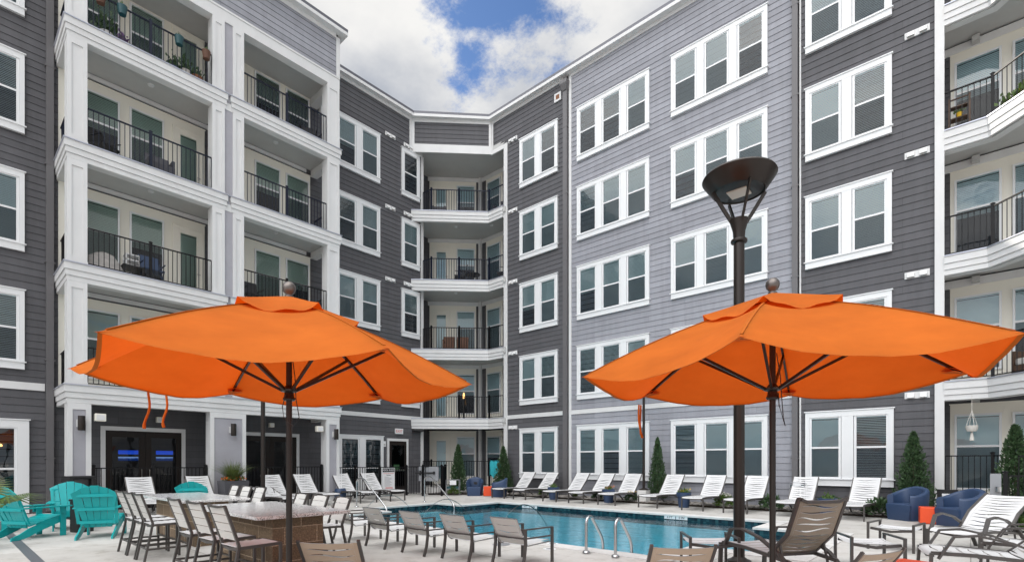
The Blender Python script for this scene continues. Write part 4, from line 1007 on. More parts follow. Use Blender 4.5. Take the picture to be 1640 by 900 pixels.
for i, (y, lb) in enumerate(left):
    o = copy_tree(proto); o['label'] = lb; o['group'] = G2; o.location = (-16.45, y, 0); o.rotation_euler = (0, 0, face(1, rng.uniform(-.04, .04)))
o = make_chaise('white chaise with its back lowered between the fern planter and the stools', G2, True); o.location = (-15.5, 6.85, 0); o.rotation_euler = (0, 0, face(1, 0))

def make_recliner(label, slot_m='khaki', back_h=.88, back_y=-1.02):
    t_ = thing('sling_recliner', label, 'recliner', group='slotted recliners round the right parasol')
    w = .60
    seat = [(.42, .33), (.40, .37), (.3, .385), (-.1, .36), (-.42, .345)]; bk = [(-.43, .35), (-.47, .38), (-.70, .60 if back_h > .8 else .52), (back_y, back_h)]
    for nm, pr, sl in (('seat', seat, 6), ('backrest', bk, 10)):
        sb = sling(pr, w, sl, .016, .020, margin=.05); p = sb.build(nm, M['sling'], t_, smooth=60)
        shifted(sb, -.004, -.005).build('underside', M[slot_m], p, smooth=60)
    f = MB()
    for s in (-1, 1):
        x = s*(w/2 + .014); f.bar([(x, .40, .36), (x, .0, .36), (x, -.45, .33), (x, -.75, .30)], .03, .04)
    f.bar([(-w/2, .38, .33), (0, .38, .29), (w/2, .38, .33)], .025, .03).bar([(-w/2, -.44, .33), (w/2, -.44, .33)], .03, .025).build('seat_frame', M['frame'], t_)
    g = MB()
    for s in (-1, 1): g.bar([(s*(w/2+.014), y, z) for y, z in bk] + [(s*(w/2+.014), back_y-.02, back_h+.015)], .03, .036, up=(1, 0, 0))
    g.bar([(-w/2, back_y-.02, back_h+.005), (-.2, back_y-.01, back_h-.03), (.2, back_y-.01, back_h-.03), (w/2, back_y-.02, back_h+.005)], .026, .03).bar([(-w/2, -.46, .36), (0, -.47, .335), (w/2, -.46, .36)], .03, .026).build('back_frame', M['frame'], t_)
    for s in (-1, 1):
        x = s*(w/2+.04)
        MB().bar([(x, .34, .30), (x, .20, .56), (x, .0, .585), (x, -.30, .52), (x, -.62, .37), (x, -.85, .18), (x, -.97, 0)], .05, .024).build('armrest', M['frame'], t_)
        MB().bar([(x, .40, .36), (x, .42, 0)], .05, .03).build('leg', M['frame'], t_); MB().bar([(s*(w/2), -.58, .47), (s*(w/2), -.66, .16)], .02, .02).build('brace', M['frame'], t_)
    return t_
o = make_recliner('khaki backed recliner beside the right parasol pole, its back towards the camera', back_h=1.0, back_y=-.86); x, y = 3.16*.7464 - 6.42*.6655, 3.16*.6655 + 6.42*.7464; o.location = (x, y, 0); o.rotation_euler = (0, 0, face(-.83, .56))
p2 = make_recliner('reclined sling lounger nearest the navy tub chairs, showing its wavy white back', back_h=.86, back_y=-1.20)
p2.location = (-.03, 10.62, 0); p2.rotation_euler = (0, 0, face(-.42, -.91))
o = copy_tree(p2); o['label'] = 'sling recliner at the right edge with its arched armrest in front of the orange cube'; o.location = (-.02, 8.02, 0); o.rotation_euler = (0, 0, face(-.97, -.22))
o = copy_tree(p2); o['label'] = 'sling recliner half hidden behind the nearest recliner at the right edge'; o.location = (.55, 9.30, 0); o.rotation_euler = (0, 0, face(-.97, .12))
def make_ottoman(label):
    t_ = thing('sling_ottoman', label, 'footstool', group='white footstools in front of the recliners'); w = .56
    sling([(.26, .36), (.2, .345), (0, .33), (-.2, .345), (-.26, .36)], w, 4, .008, .010).build('seat', M['sling'], t_, smooth=60)
    for s in (-1, 1): MB().bar([(-w/2, s*.24, .335), (0, s*.24, .30), (w/2, s*.24, .335)], .026, .035).build('sling_bar', M['frame'], t_); MB().bar([(s*.30, -.30, .425), (s*.30, .30, .425)], .034, .024).build('side_rail', M['frame'], t_)
    for sx in (-1, 1):
        for sy in (-1, 1): MB().bar([(sx*.30, sy*.285, .42), (sx*.30, sy*.285, 0)], .034, .026, up=(0, 1, 0)).build('leg', M['frame'], t_)
    return t_
p3 = make_ottoman('white footstool in front of the orange cube between the navy chairs and recliner'); p3.location = (-.90, 10.32, 0); p3.rotation_euler = (0, 0, R(-10))
o = copy_tree(p3); o['label'] = 'white footstool nearest the camera, left of the orange cube at the right'; o.location = (-1.02, 8.30, 0); o.rotation_euler = (0, 0, R(28))
o = copy_tree(p3); o['label'] = 'white footstool at the pool edge in front of the khaki backed recliner'; o.location = (-2.62, 6.90, 0); o.rotation_euler = (0, 0, R(35))

# beige slotted backs nearest the camera
def make_low_lounger(label):
    t_ = thing('beige_lounge_chair', label, 'lounge chair', group='beige slotted chairs at the bottom edge'); w = .56
    seat = [(.46, .26), (.2, .25), (-.1, .235)]; bk = [(-.1, .24), (-.14, .27), (-.40, .63)]
    for nm, pr, sl in (('seat', seat, 5), ('backrest', bk, 5)):
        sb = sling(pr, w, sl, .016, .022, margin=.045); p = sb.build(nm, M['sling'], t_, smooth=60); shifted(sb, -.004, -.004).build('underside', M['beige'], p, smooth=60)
    f = MB()
    for s in (-1, 1):
        f.bar([(s*(w/2+.012), y, z) for y, z in seat], .024, .03); f.bar([(s*(w/2+.012), y, z) for y, z in bk] + [(s*(w/2+.012), -.412, .652)], .022, .03, up=(1, 0, 0))
    f.bar([(-w/2-.012, .44, .25), (w/2+.012, .44, .25)], .024, .024).bar([(-w/2-.012, -.10, .235), (w/2+.012, -.10, .235)], .024, .024).build('frame', M['frame'], t_)
    for s in (-1, 1):
        MB().bar([(s*(w/2+.012), .40, .25), (s*(w/2+.012), .42, 0)], .026, .026, up=(0, 1, 0)).build('leg', M['frame'], t_); MB().bar([(s*(w/2+.012), -.16, .28), (s*(w/2+.012), -.38, 0)], .026, .026, up=(1, 0, 0)).build('leg', M['frame'], t_)
    return t_
def cam2w(lat, d): return (lat*cos(YAW) - d*sin(YAW), lat*sin(-YAW)*-1*0 + lat*0.6655*1 + d*cos(YAW)) if False else (lat*0.7464 - d*0.6655, lat*0.6655 + d*0.7464)
p4 = make_low_lounger('beige slotted chair back at the bottom beside the granite bar'); x, y = cam2w(-1.77 + .0, 5.36); p4.location = (x, y, 0); p4.rotation_euler = (0, 0, YAW)
x, y = cam2w(1.56, 5.08); o = copy_tree(p4); o['label'] = 'beige slotted chair back at the bottom left of the tall lamp post'; o.location = (x, y, 0); o.rotation_euler = (0, 0, YAW)
x, y = cam2w(3.02, 4.78); o = copy_tree(p4); o['label'] = 'beige slotted chair, only its top corner showing right of the right parasol pole'; o.location = (x, y, 0); o.rotation_euler = (0, 0, YAW + R(24))

# low armchairs along the near pool edge
def make_sand_chair(label):
    t_ = thing('pool_armchair', label, 'armchair', group='low armchairs along the near pool edge'); w = .48
    sling([(.31, .30), (.27, .325), (.1, .315), (-.2, .29)], w, 3, .006, .008).build('seat', M['sling'], t_, smooth=60)
    sling([(-.19, .30), (-.23, .33), (-.41, .655)], w, 3, .008, .008).build('backrest', M['slingg'], t_, smooth=60)
    f = MB()
    for zz in (.505, .385): f.bar([(.275, .30, zz - .01), (.275, -.27, zz), (.0, -.30, zz), (-.275, -.27, zz), (-.275, .30, zz - .01)], .030, .018)
    f.build('arm_frame', M['frame'], t_)
    g = MB()
    for s in (-1, 1): g.tube([(s*(w/2), .30, .29), (s*(w/2), -.18, .275), (s*(w/2), -.23, .31), (s*(w/2), -.41, .655)], .010, 6)
    g.tube([(-w/2, -.41, .655), (w/2, -.41, .655)], .010, 6).build('sling_frame', M['steel'], t_)
    for s in (-1, 1):
        MB().bar([(s*.275, .31, .50), (s*.275, .31, 0)], .036, .030, up=(0, 1, 0)).build('leg', M['frame'], t_)
        MB().bar([(s*.275, -.27, .51), (s*.275, -.265, .30), (s*.275, -.29, .14), (s*.275, -.335, 0)], .034, .030, up=(0, 1, 0)).build('leg', M['frame'], t_)
    return t_
p5 = make_sand_chair('')
for i, (x, y, lb) in enumerate([(-4.68, 5.48, 'low armchair at the right end of the row, nearest the pool ladder'), (-5.50, 5.27, 'second low armchair from the right in the row by the pool'), (-6.33, 5.17, 'third low armchair from the right in the row, in front of the steel handrail'),
                                (-7.30, 5.14, 'low armchair second from the left in the row by the pool'), (-8.36, 5.14, 'leftmost low armchair of the row, partly behind the bar stools')]):
    place(p5, i, lb, (x, y, 0), face(rng.uniform(-.03, .03), 1))

# bar stools
def make_stool(label, group):
    t_ = thing('bar_stool', label, 'bar stool', group=group); w = .42
    s_ = MB()
    for k in range(5):
        y0 = .22 - k*.088
        for x0, x1 in ((-w/2+.02, w/2-.02),): s_.loft([[(x0, y0, .535), (x1, y0, .535), (x1, y0, .543), (x0, y0, .543)], [(x0, y0-.040, .528), (x1, y0-.040, .528), (x1, y0-.040, .536), (x0, y0-.040, .536)], [(x0, y0-.080, .533), (x1, y0-.080, .533), (x1, y0-.080, .541), (x0, y0-.080, .541)]])
    s_.build('seat', M['sling'], t_)
    b = MB(); B = lambda f: (-.20 - .13*f, .58 + .38*f)
    for k in range(4):
        a, c = B(.06 + k*.235), B(.06 + k*.235 + .215)
        b.loft([[(-w/2+.02, a[0], a[1]), (w/2-.02, a[0], a[1]), (w/2-.02, a[0]-.008, a[1]), (-w/2+.02, a[0]-.008, a[1])], [(-w/2+.02, c[0], c[1]), (w/2-.02, c[0], c[1]), (w/2-.02, c[0]-.008, c[1]), (-w/2+.02, c[0]-.008, c[1])]])
    b.build('backrest', M['slingg'], t_)
    f = MB()
    for s in (-1, 1): f.bar([(s*w/2, .24, .53), (s*w/2, -.18, .52)], .024, .03)
    f.bar([(-w/2, .24, .525), (w/2, .24, .525)], .024, .03).bar([(-w/2, -.19, .515), (0, -.20, .50), (w/2, -.19, .515)], .024, .03).build('frame', M['frame'], t_); MB().bar([(-w/2, B(1)[0], B(1)[1]), (-.1, B(1)[0]-.012, B(1)[1]-.012), (.1, B(1)[0]-.012, B(1)[1]-.012), (w/2, B(1)[0], B(1)[1])], .028, .02).build('top_rail', M['frame'], t_)
    for s in (-1, 1):
        MB().bar([(s*w/2, B(1)[0], B(1)[1]), (s*w/2, B(.5)[0], B(.5)[1]), (s*w/2, -.195, .55), (s*w/2, -.215, .42), (s*w/2*1.06, -.30, 0)], .026, .034, up=(1, 0, 0)).build('leg', M['frame'], t_)
        MB().bar([(s*w/2, .235, .53), (s*w/2, .235, 0)], .026, .034, up=(1, 0, 0)).build('leg', M['frame'], t_)
        MB().bar([(s*w/2, .23, .19), (s*w/2, -.25, .19)], .018, .026).build('stretcher', M['frame'], t_)
    MB().bar([(-w/2, .235, .22), (w/2, .235, .22)], .026, .02).build('foot_rest', M['frame'], t_); MB().bar([(-w/2, -.25, .19), (w/2, -.25, .19)], .026, .02).build('stretcher', M['frame'], t_)
    return t_
GS = 'slatted bar stools round the granite bars'
p6 = make_stool('', GS); k = 0
for x, y, f, lb, sz in [(-5.78, 2.25, 1, 'slatted stool nearest the camera at the granite bar under the parasol', 1), (-6.47, 2.25, 1, 'middle stool of the near trio on the left of the near granite bar', 1), (-7.20, 2.25, 1, 'farthest stool of the near trio on the left of the near granite bar', 1),
                    (-8.72, 2.22, 1, 'nearest stool of the farther trio, beside the turquoise chair', 1), (-9.24, 2.22, 1, 'middle stool of the farther trio beside the turquoise chair', 1), (-9.78, 2.22, 1, 'stool closest to the turquoise chair with its legs clear of the others', 1),
                    (-6.98, 3.72, -1, 'right hand stool behind the near granite bar, next to the parasol pole', .92), (-7.62, 3.72, -1, 'middle stool behind the near granite bar', .92), (-8.28, 3.72, -1, 'stool behind the near granite bar hidden by the parasol pole', .92),
                    (-9.35, 3.50, -1, 'rightmost stool behind the farther granite bar, by the near counter edge', 1), (-9.95, 3.50, -1, 'middle stool behind the farther granite bar', 1), (-10.5, 3.50, -1, 'leftmost stool behind the farther granite bar, in front of the fern planter', 1)]:
    place(p6, k, lb, (x, y, 0), face(rng.uniform(-.06, .06), f), (1, 1, sz)); k += 1

# turquoise adirondack chairs
def make_adirondack(label):
    t_ = thing('adirondack_chair', label, 'adirondack chair', group='turquoise adirondack chairs')
    b = MB()
    for k in range(5):
        u = (k-2)/2; x0 = u*.165; x1 = u*.275; hw0, hw1 = .0395, .0655; top = .98 - .10*abs(u)**1.6
        n0 = Vector((0, -.22, .20)); zz = lambda f: n0.lerp(Vector((0, -.50, top)), f)
        rings = []
        for f in (0, .5, .9, 1.0):
            q = zz(f); x = x0 + (x1-x0)*f; hw = hw0 + (hw1-hw0)*f; sk = -.05*u*(f > .95)
            rings.append([(x-hw, q.y, q.z+(.04*u if f >= .9 else 0)), (x+hw, q.y, q.z-(.04*u if f >= .9 else 0)), (x+hw, q.y-.022, q.z-(.04*u if f >= .9 else 0)), (x-hw, q.y-.022, q.z+(.04*u if f >= .9 else 0))])
        b.loft(rings)
    b.build('backrest', M['teal'], t_, bevel=.004)
    c = MB(); 
    for zc, wd in ((.30, .27), (.545, .285), (.80, .30)):
        f = (zc-.20)/.78; y = -.22 - .28*f - .034; c.box(-wd, y-.018, zc-.028, wd, y+.010, zc+.028)
    for s in (-1, 1): c.bar([(s*.285, -.27, .28), (s*.30, -.46, .80)], .03, .05, up=(1, 0, 0))
    c.build('back_rail', M['teal'], t_)
    s_ = MB()
    for k in range(6):
        y = .32 - k*.095; z = .385 - k*.026; s_.loft([[(-.27, y, z), (.27, y, z), (.27, y, z+.02), (-.27, y, z+.02)], [(-.27, y-.085, z-.023), (.27, y-.085, z-.023), (.27, y-.085, z-.003), (-.27, y-.085, z-.003)]])
    s_.box(-.27, .335, .28, .27, .355, .40); s_.build('seat', M['teal'], t_)
    for s in (-1, 1):
        a = MB().prism([(s*.255, .42), (s*.385, .42), (s*.40, .36), (s*.385, .1), (s*.345, -.40), (s*.285, -.40), (s*.255, .1)], .555, .58); a.box(s*.33-.012, .24, .44, s*.33+.012, .33, .555); a.build('armrest', M['teal'], t_, bevel=.004)
        MB().box(s*.29-.013, .27, 0, s*.29+.013, .37, .555).build('leg', M['teal'], t_, bevel=.003)
        l = MB(); x = s*.265; pr = [((.34, .28), (.34, .395)), ((.0, .16), (.0, .30)), ((-.3, .03), (-.25, .20)), ((-.46, 0), (-.40, .11)), ((-.54, 0), (-.53, .06))]
        l.loft([[(x-.013, q[0][0], q[0][1]), (x+.013, q[0][0], q[0][1]), (x+.013, q[1][0], q[1][1]), (x-.013, q[1][0], q[1][1])] for q in pr]); l.build('leg', M['teal'], t_)
    return t_
p7 = make_adirondack('')
for i, (x, y, fx, fy, lb) in enumerate([(-12.32, 2.12, -.92, .39, 'turquoise adirondack chair seen from behind, next to the bar stools'), (-14.2, 1.92, .95, -.1, 'turquoise adirondack chair by the black bin, facing the one in front'),
        (-13.12, 1.22, -.50, .86, 'turquoise adirondack chair in side view at the left, beyond the palm fronds'), (-14.6, .62, .05, 1, 'turquoise adirondack chair at the far left against the wall'), (-13.25, 4.10, -.75, .65, 'turquoise adirondack chair tilted behind the farther granite bar'),
        (-11.85, .15, -.55, .83, 'turquoise adirondack chair cut by the left edge behind the palm')]):
    place(p7, i, lb, (x, y, 0), face(fx, fy))

# navy tub chairs
def make_tub(label):
    t_ = thing('tub_chair', label, 'tub chair', group='navy moulded tub chairs')
    n = 36; outer = []; b = MB()
    def prof(a):   # a: 0 = front right .. round the back .. front left ; returns outer radius point, top height
        return None
    angs = [R(-62 - 0) + (R(304) * i / n) for i in range(n+1)]
    rings = []
    for a in angs:
        # a measured so that the opening faces +Y
        th = a + pi/2 + R(90) + R(62 - 152 + 0) * 0
        pass
    for i in range(n+1):
        th = R(90 + 42) + R(276) * i / n          # from front left, round the back, to front right
        k = (1 - cos((i/n)*2*pi))/2               # 0 at the fronts, 1 at the back
        top = .60 + .20*k**1.2
        ro, ri = .375, .265; sx, sy = 1.0, .96
        c, s = cos(th), sin(th); tp = .86
        sq = (abs(c)**4 + abs(s)**4)**-.25*.55 + .45
        P = lambda r, z: (c*r*sq*sx, s*r*sq*sy, z)
        rings.append([P(ro*tp, 0), P(ro*.97, top*.5), P(ro, top-.05), P(ro-.015, top-.012), P((ro+ri)/2, top), P(ri+.015, top-.012), P(ri, top-.05), P(ri*.98, .40), P(ri*.9, 0)])
    b.loft(rings); b.build('shell', M['navy'], t_, smooth=55)
    s_ = MB(); pts = []
    rs = []
    for z, k in ((0, .84), (.02, .86), (.33, .985), (.375, .97), (.39, .90), (.385, .0)):
        rs.append([(-.30*k, -.20, z), (.30*k, -.20, z), (.295*k, .30*k**.2 + .02, z), (.15*k, .345*max(k, .6), z), (-.15*k, .345*max(k, .6), z), (-.295*k, .30*k**.2 + .02, z)])
    s_.loft(rs[:-1]); s_.build('seat', M['navy'], t_, smooth=35, bevel=.0)
    # the oval opening low in the back, seen as a dark recess on both faces
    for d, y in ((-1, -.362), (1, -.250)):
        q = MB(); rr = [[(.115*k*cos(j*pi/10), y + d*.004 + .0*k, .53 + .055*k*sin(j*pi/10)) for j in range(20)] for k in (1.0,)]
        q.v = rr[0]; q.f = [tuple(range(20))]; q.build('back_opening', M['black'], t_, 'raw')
    return t_
p8 = make_tub('')
for i, (x, y, fx, fy, lb, sc) in enumerate([(-15.62, 15.16, .62, -.78, 'navy tub chair facing the camera beside the small orange cube at the back', .97), (-14.35, 15.30, -.75, -.66, 'navy tub chair turned left at the end of the far row of chaises', .97),
        (-1.14, 15.75, -.55, -.83, 'navy tub chair under the right evergreen, left of the orange cube', 1.02), (-.16, 14.95, -.72, -.69, 'navy tub chair right of the orange cube near the side gate', 1.04)]):
    place(p8, i, lb, (x, y, 0), face(fx, fy), (sc, sc, sc))
def cube(loc, s, rz, label):
    t_ = thing('cube_table', label, 'side table', loc, rz, 'orange red cube tables')
    MB().box(-s/2, -s/2, .012, s/2, s/2, s).build('body', M['red'], t_, bevel=.02); MB().box(-s/2+.03, -s/2+.03, 0, s/2-.03, s/2-.03, .0125).build('foot', M['black'], t_)
cube((-15.0, 15.36, 0), .40, R(40), 'orange red cube table between the two navy tub chairs at the back'); cube((-.70, 15.15, 0), .38, R(8), 'orange red cube table between the two navy tub chairs on the right'); cube((-.40, 6.50, 0), .40, R(-12), 'orange red cube table at the bottom right edge')
# ---------------------------------------------------------------- handrails, pool fittings
def rail_thing(name, label, cat, path, r=.021, group=None, flanges=()):
    t_ = thing(name, label, cat, path[0], 0, group); o = Vector(path[0])
    P = [Vector(p) - o for p in path]
    # round the corners
    Q = [P[0]]
    for a, b, c in zip(P, P[1:], P[2:]):
        d1 = (a-b); d2 = (c-b); k = min(.13, d1.length*.45, d2.length*.45)
        s, e = b + d1.normalized()*k, b + d2.normalized()*k
        for i in range(6): f = i/5; Q.append(s*(1-f)**2 + b*2*f*(1-f) + e*f*f)
    Q.append(P[-1]); up = (0.3, 1, 0.2)
    MB().tube(Q, r, 12, up).build('tube', M['steel'], t_, smooth=60)
    for f in flanges:
        q = Vector(f) - o; MB().lathe([(0, .0), (.06, .0), (.06, .012), (.045, .03), (r, .034)], q, 16).build('flange', M['steel'], t_, smooth=40)
    return t_
rail_thing('handrail', 'polished steel handrail at the back left steps of the pool', 'handrail', [(-14.45, 11.55, 0), (-14.45, 11.55, .88), (-14.05, 11.52, .90), (-12.55, 11.25, .02), (-12.55, 11.25, -.55)], .024, flanges=[(-14.45, 11.55, .0)])
rail_thing('handrail', 'polished steel handrail at the left steps behind the low armchairs', 'handrail', [(-14.45, 8.85, 0), (-14.45, 8.85, .88), (-14.05, 8.85, .90), (-12.75, 8.80, .05), (-12.75, 8.80, -.55)], .024, flanges=[(-14.45, 8.85, 0)])
for x, lb in ((-4.41, 'left steel grab rail of the pool ladder'), (-3.90, 'right steel grab rail of the pool ladder')):
    rail_thing('ladder_rail', lb, 'pool ladder', [(x, 6.66, 0), (x, 6.66, .52), (x, 6.78, .58), (x, 7.14, .17), (x, 7.16, -.75)], .024, 'pool ladder grab rails', flanges=[(x, 6.66, 0.014)])
for i, (x, l_) in enumerate([(-5.98, 'third skimmer lid from the left, under the low armchairs'), (-7.83, 'middle grey skimmer lid in the deck between armchairs'), (-9.66, 'leftmost grey skimmer lid in the deck')]):
    t_ = thing('skimmer_lid', l_, 'lid', (x, 6.43, 0), 0, 'round skimmer lids in the deck'); MB().lathe([(.0, .006), (.15, .006), (.15, .002)], n=24).build('lid', M['pgrey'], t_)
# depth markers
def marker(loc, rz, label, flat=False):
    t_ = thing('depth_marker', label, 'depth marker', loc, rz)
    if flat:
        MB().lathe([(0, .008), (.105, .008), (.105, .001)], n=24).build('disc', M['vinyl'], t_)
        MB().lathe([(.05, .0085), (.058, .0085), (.058, .010), (.05, .010)], n=20).build('mark', M['greytxt'], t_)
    else:
        MB().box(-.32, -.006, -.045, -.01, 0, .045).box(.01, -.006, -.045, .32, 0, .045).build('tile', M['vinyl'], t_)
        text('4 FT', .085, M['blacktxt'], t_, (-.165, -.0075, 0)); text('0 IN', .085, M['blacktxt'], t_, (.165, -.0075, 0))
marker((-5.85, 13.095, -.068), 0, 'white depth tile on the far pool wall below the chaise by the evergreen'); marker((-10.9, 13.095, -.068), 0, 'white depth tile on the far pool wall at the left, behind the arcing jet')
marker((-5.30, 6.98, .015), 0, 'round white no diving marker closest to the water', True); marker((-5.07, 6.60, 0), 0, 'round white depth marker nearer the low armchair', True)
# arcing deck jets
for i, (x, l_) in enumerate([(-6.65, 'thin arc of water from the deck jet nearest the pool ladder'), (-9.0, 'middle thin arc of water from the deck jets'), (-11.3, 'leftmost thin arc of water by the left handrail')]):
    t_ = thing('water_jet', l_, 'water jet', (x, 6.98, 0), 0, 'arcing deck jets'); n = 22
    pa = [(-.15*f, 1.9*f, 4*.60*f*(1-f)*1.0 + .03*(1-f) - .14*f) for f in [k/n for k in range(n+1)]]
    MB().tube(pa, [.011 + .003*sin(k*2.3)*(k > 12) for k in range(n+1)], 7, (1, 0, 0)).build('arc', M['jet'], t_, smooth=60)
    MB().lathe([(0, .02), (.04, .02), (.045, .001)], (0, 0, 0), 14).build('nozzle', M['steel'], t_)

# ---------------------------------------------------------------- plants
def leaf_cloud(fn, n, size, seed):
    r = random.Random(seed); b = MB()
    for _ in range(n):
        p, d = fn(r); s = size*r.uniform(.6, 1.3)
        d = (d + Vector((r.uniform(-.5, .5), r.uniform(-.5, .5), r.uniform(-.2, .6)))).normalized(); x = d.cross(Vector((r.uniform(-1, 1), r.uniform(-1, 1), r.uniform(-1, 1)))).normalized()
        b.quad(p - x*s*.22, p + d*s*.5 - x*s*.30, p + d*s*1.2, p + d*s*.5 + x*s*.30)
    return b
def conifer_mesh(h, w, seed):
    def fn(r):
        z = (1 - r.random()**.62)*.97 if r.random() < .2 else r.random()**1.35
        rad = w/2*((1-z)**.75)*(.82 + .18*min(1, z*6)); a = r.uniform(0, 2*pi)
        lump = 1 + .22*sin(a*3 + z*17 + seed) + .16*sin(a*5 - z*27 + seed*2)
        k = r.uniform(.45, 1.02)*lump if r.random() < .82 else r.uniform(1.0, 1.35)
        return Vector((cos(a)*rad*k, sin(a)*rad*k, .12 + z*(h-.15))), Vector((cos(a)*.6, sin(a)*.6, .95))
    return leaf_cloud(fn, 5600, .056, seed).mesh('foliage', M['leaf'], 'raw')
cm = [conifer_mesh(2.05, .62, 1), conifer_mesh(2.05, .70, 2)]
for i, (x, y, h, w, lb) in enumerate([(-16.75, 15.25, 2.15, .92, 'conical evergreen behind the blue tub chair and gate at the back'), (-15.42, 16.72, 2.08, .92, 'conical evergreen at the corner beside the turquoise towel'), (-8.08, 16.62, 2.22, .78, 'slim conical evergreen between the two triple windows of the pale wall'),
                                   (-1.09, 16.62, 2.15, .95, 'conical evergreen on the charcoal wall behind the navy tub chair'), (.74, 16.0, 2.20, 1.05, 'conical evergreen at the right edge behind the side gate')]):
    t_ = thing('evergreen_tree', lb, 'tree', (x, y, .03), i*1.3, 'small conical evergreens'); s = h/2.05
    MB().lathe([(.035, 0), (.03, .3), (.015, h*.7)], n=8).build('trunk', M['bark'], t_); o = obj('foliage', cm[i % 2], t_); o.scale = (w*1.22, w*1.22, s)
def blades(n, L_, spread, seed, w=.012, droop=1.0, up=.9, seg=6):
    r = random.Random(seed); b = MB()
    for _ in range(n):
        a = r.uniform(0, 2*pi); l = L_*r.uniform(.6, 1.15); sp = spread*r.uniform(.2, 1.15); x0, y0 = r.gauss(0, .04), r.gauss(0, .04); ww = w*r.uniform(.7, 1.3)
        pr = []
        for k in range(seg+1):
            f = k/seg; rad = sp*f**1.1*l; z = up*l*(f - droop*.55*f**2.3*(.4 + sp))
            c = Vector((x0 + cos(a)*rad, y0 + sin(a)*rad, z)); s_ = Vector((-sin(a), cos(a), 0))*ww*(1-f*.92)
            pr.append((c - s_, c + s_))
        for p, q in zip(pr, pr[1:]): b.quad(p[0], p[1], q[1], q[0])
    return b
# fern planter in front of the middle column
t_ = thing('planter', 'tall charcoal planter with a feathery fern and orange flowers by the middle column', 'planter', (-16.85, 6.08, 0), 0)
MB().loft([[(-.26, -.30, 0), (.26, -.30, 0), (.26, .30, 0), (-.26, .30, 0)], [(-.31, -.35, .84), (.31, -.35, .84), (.31, .35, .84), (-.31, .35, .84)], [(-.26, -.30, .84), (.26, -.30, .84), (.26, .30, .84), (-.26, .30, .84)], [(-.26, -.30, .78), (.26, -.30, .78), (.26, .30, .78), (-.26, .30, .78)]]).build('pot', M['charcoal'], t_)
o = blades(520, .95, .85, 5, .009, .75, .95).build('fern', M['grassy'], t_, 'raw', loc=(0, 0, .78))
def fl(r): return Vector((r.uniform(-.26, .26), r.uniform(-.30, .30), r.uniform(.83, .93))), Vector((0, 0, 1))
leaf_cloud(fl, 130, .05, 8).build('flowers', M['flower'], t_, 'raw'); leaf_cloud(fl, 160, .06, 9).build('leaves', M['leaf2'], t_, 'raw')
# fan palm at the left edge
x, y = cam2w(-6.28, 5.9)
t_ = thing('palm_plant', 'palm fronds reaching in from the left edge in front of the turquoise chairs', 'plant', (x, y, 0))
MB().lathe([(.0, 0), (.22, 0), (.27, .60), (.24, .60), (.0, .58)], n=20).build('pot', M['charcoal'], t_, smooth=30)
r = random.Random(12)
for k in range(9):
    a = k*0.72 + .2; l = r.uniform(.55, .95); el = r.uniform(.35, 1.05); q = MB(); c0 = Vector((0, 0, .72)); d = Vector((cos(a)*cos(el), sin(a)*cos(el), sin(el)))
    tip = c0 + d*l*.55; q.bar([(0, 0, .58), tip*.6 + Vector((0, 0, .26)), tip], .01, .012); nb = 17
    s_ = d.cross(Vector((0, 0, 1))).normalized(); u = s_.cross(d)
    for j in range(nb):
        f = (j/(nb-1) - .5)*2; dd = (d*cos(f*1.35) + s_*sin(f*1.35)).normalized(); ll = l*.62*(1 - .25*abs(f)); sd_ = dd.cross(u).normalized()*.013
        m1 = tip + dd*ll*.5 + u*.02; e = tip + dd*ll - Vector((0, 0, .10*ll/.4)); q.quad(tip - sd_*.4, m1 - sd_, m1 + sd_, tip + sd_*.4); q.quad(m1 - sd_, e, e, m1 + sd_) if False else q.f.append((len(q.v)-3, len(q.v), len(q.v)-2)) if False else None
        n = len(q.v); q.v += [tuple(m1 - sd_), tuple(m1 + sd_), tuple(e)]; q.f.append((n, n+1, n+2))
    q.build('frond', M['leaf2'] if k % 3 else M['grassy'], t_, 'raw')
# navy pots and bed plants along the far wall
def pot(x, y, lb, fm=None, h=.47, r0=.21):
    t_ = thing('navy_pot', lb, 'plant pot', (x, y, 0), 0, 'navy pots in the far planting bed')
    MB().lathe([(.0, 0), (r0*.74, 0), (r0*.9, h*.72), (r0*.9, h*.73), (r0*1.06, h*.74), (r0*1.08, h), (r0*.95, h), (r0*.93, h*.9), (0, h*.88)], n=24).build('pot', M['navy'], t_, smooth=30)
    def f(r): return Vector((r.gauss(0, .07), r.gauss(0, .07), h*.9 + abs(r.gauss(0, .05)))), Vector((0, 0, 1))
    leaf_cloud(f, 120, .06, int(x*10) % 97).build('leaves', M['leaf2'], t_, 'raw')
    if fm: leaf_cloud(lambda r: (Vector((r.gauss(0, .10), r.gauss(0, .10), h + .02 + abs(r.gauss(0, .03)))), Vector((0, 0, 1))), 26, .04, 31).build('flowers', M[fm], t_, 'raw')
pot(-11.72, 15.50, 'navy pot with green leaves between the chaises by the downpipe'); pot(-9.42, 15.62, 'navy pot with orange flowers under the left triple window', 'flower'); pot(-6.66, 15.50, 'navy pot with yellow flowers right of the slim evergreen', 'yellow'); pot(-2.78, 15.42, 'navy pot behind the khaki recliner left of the last far chaise')
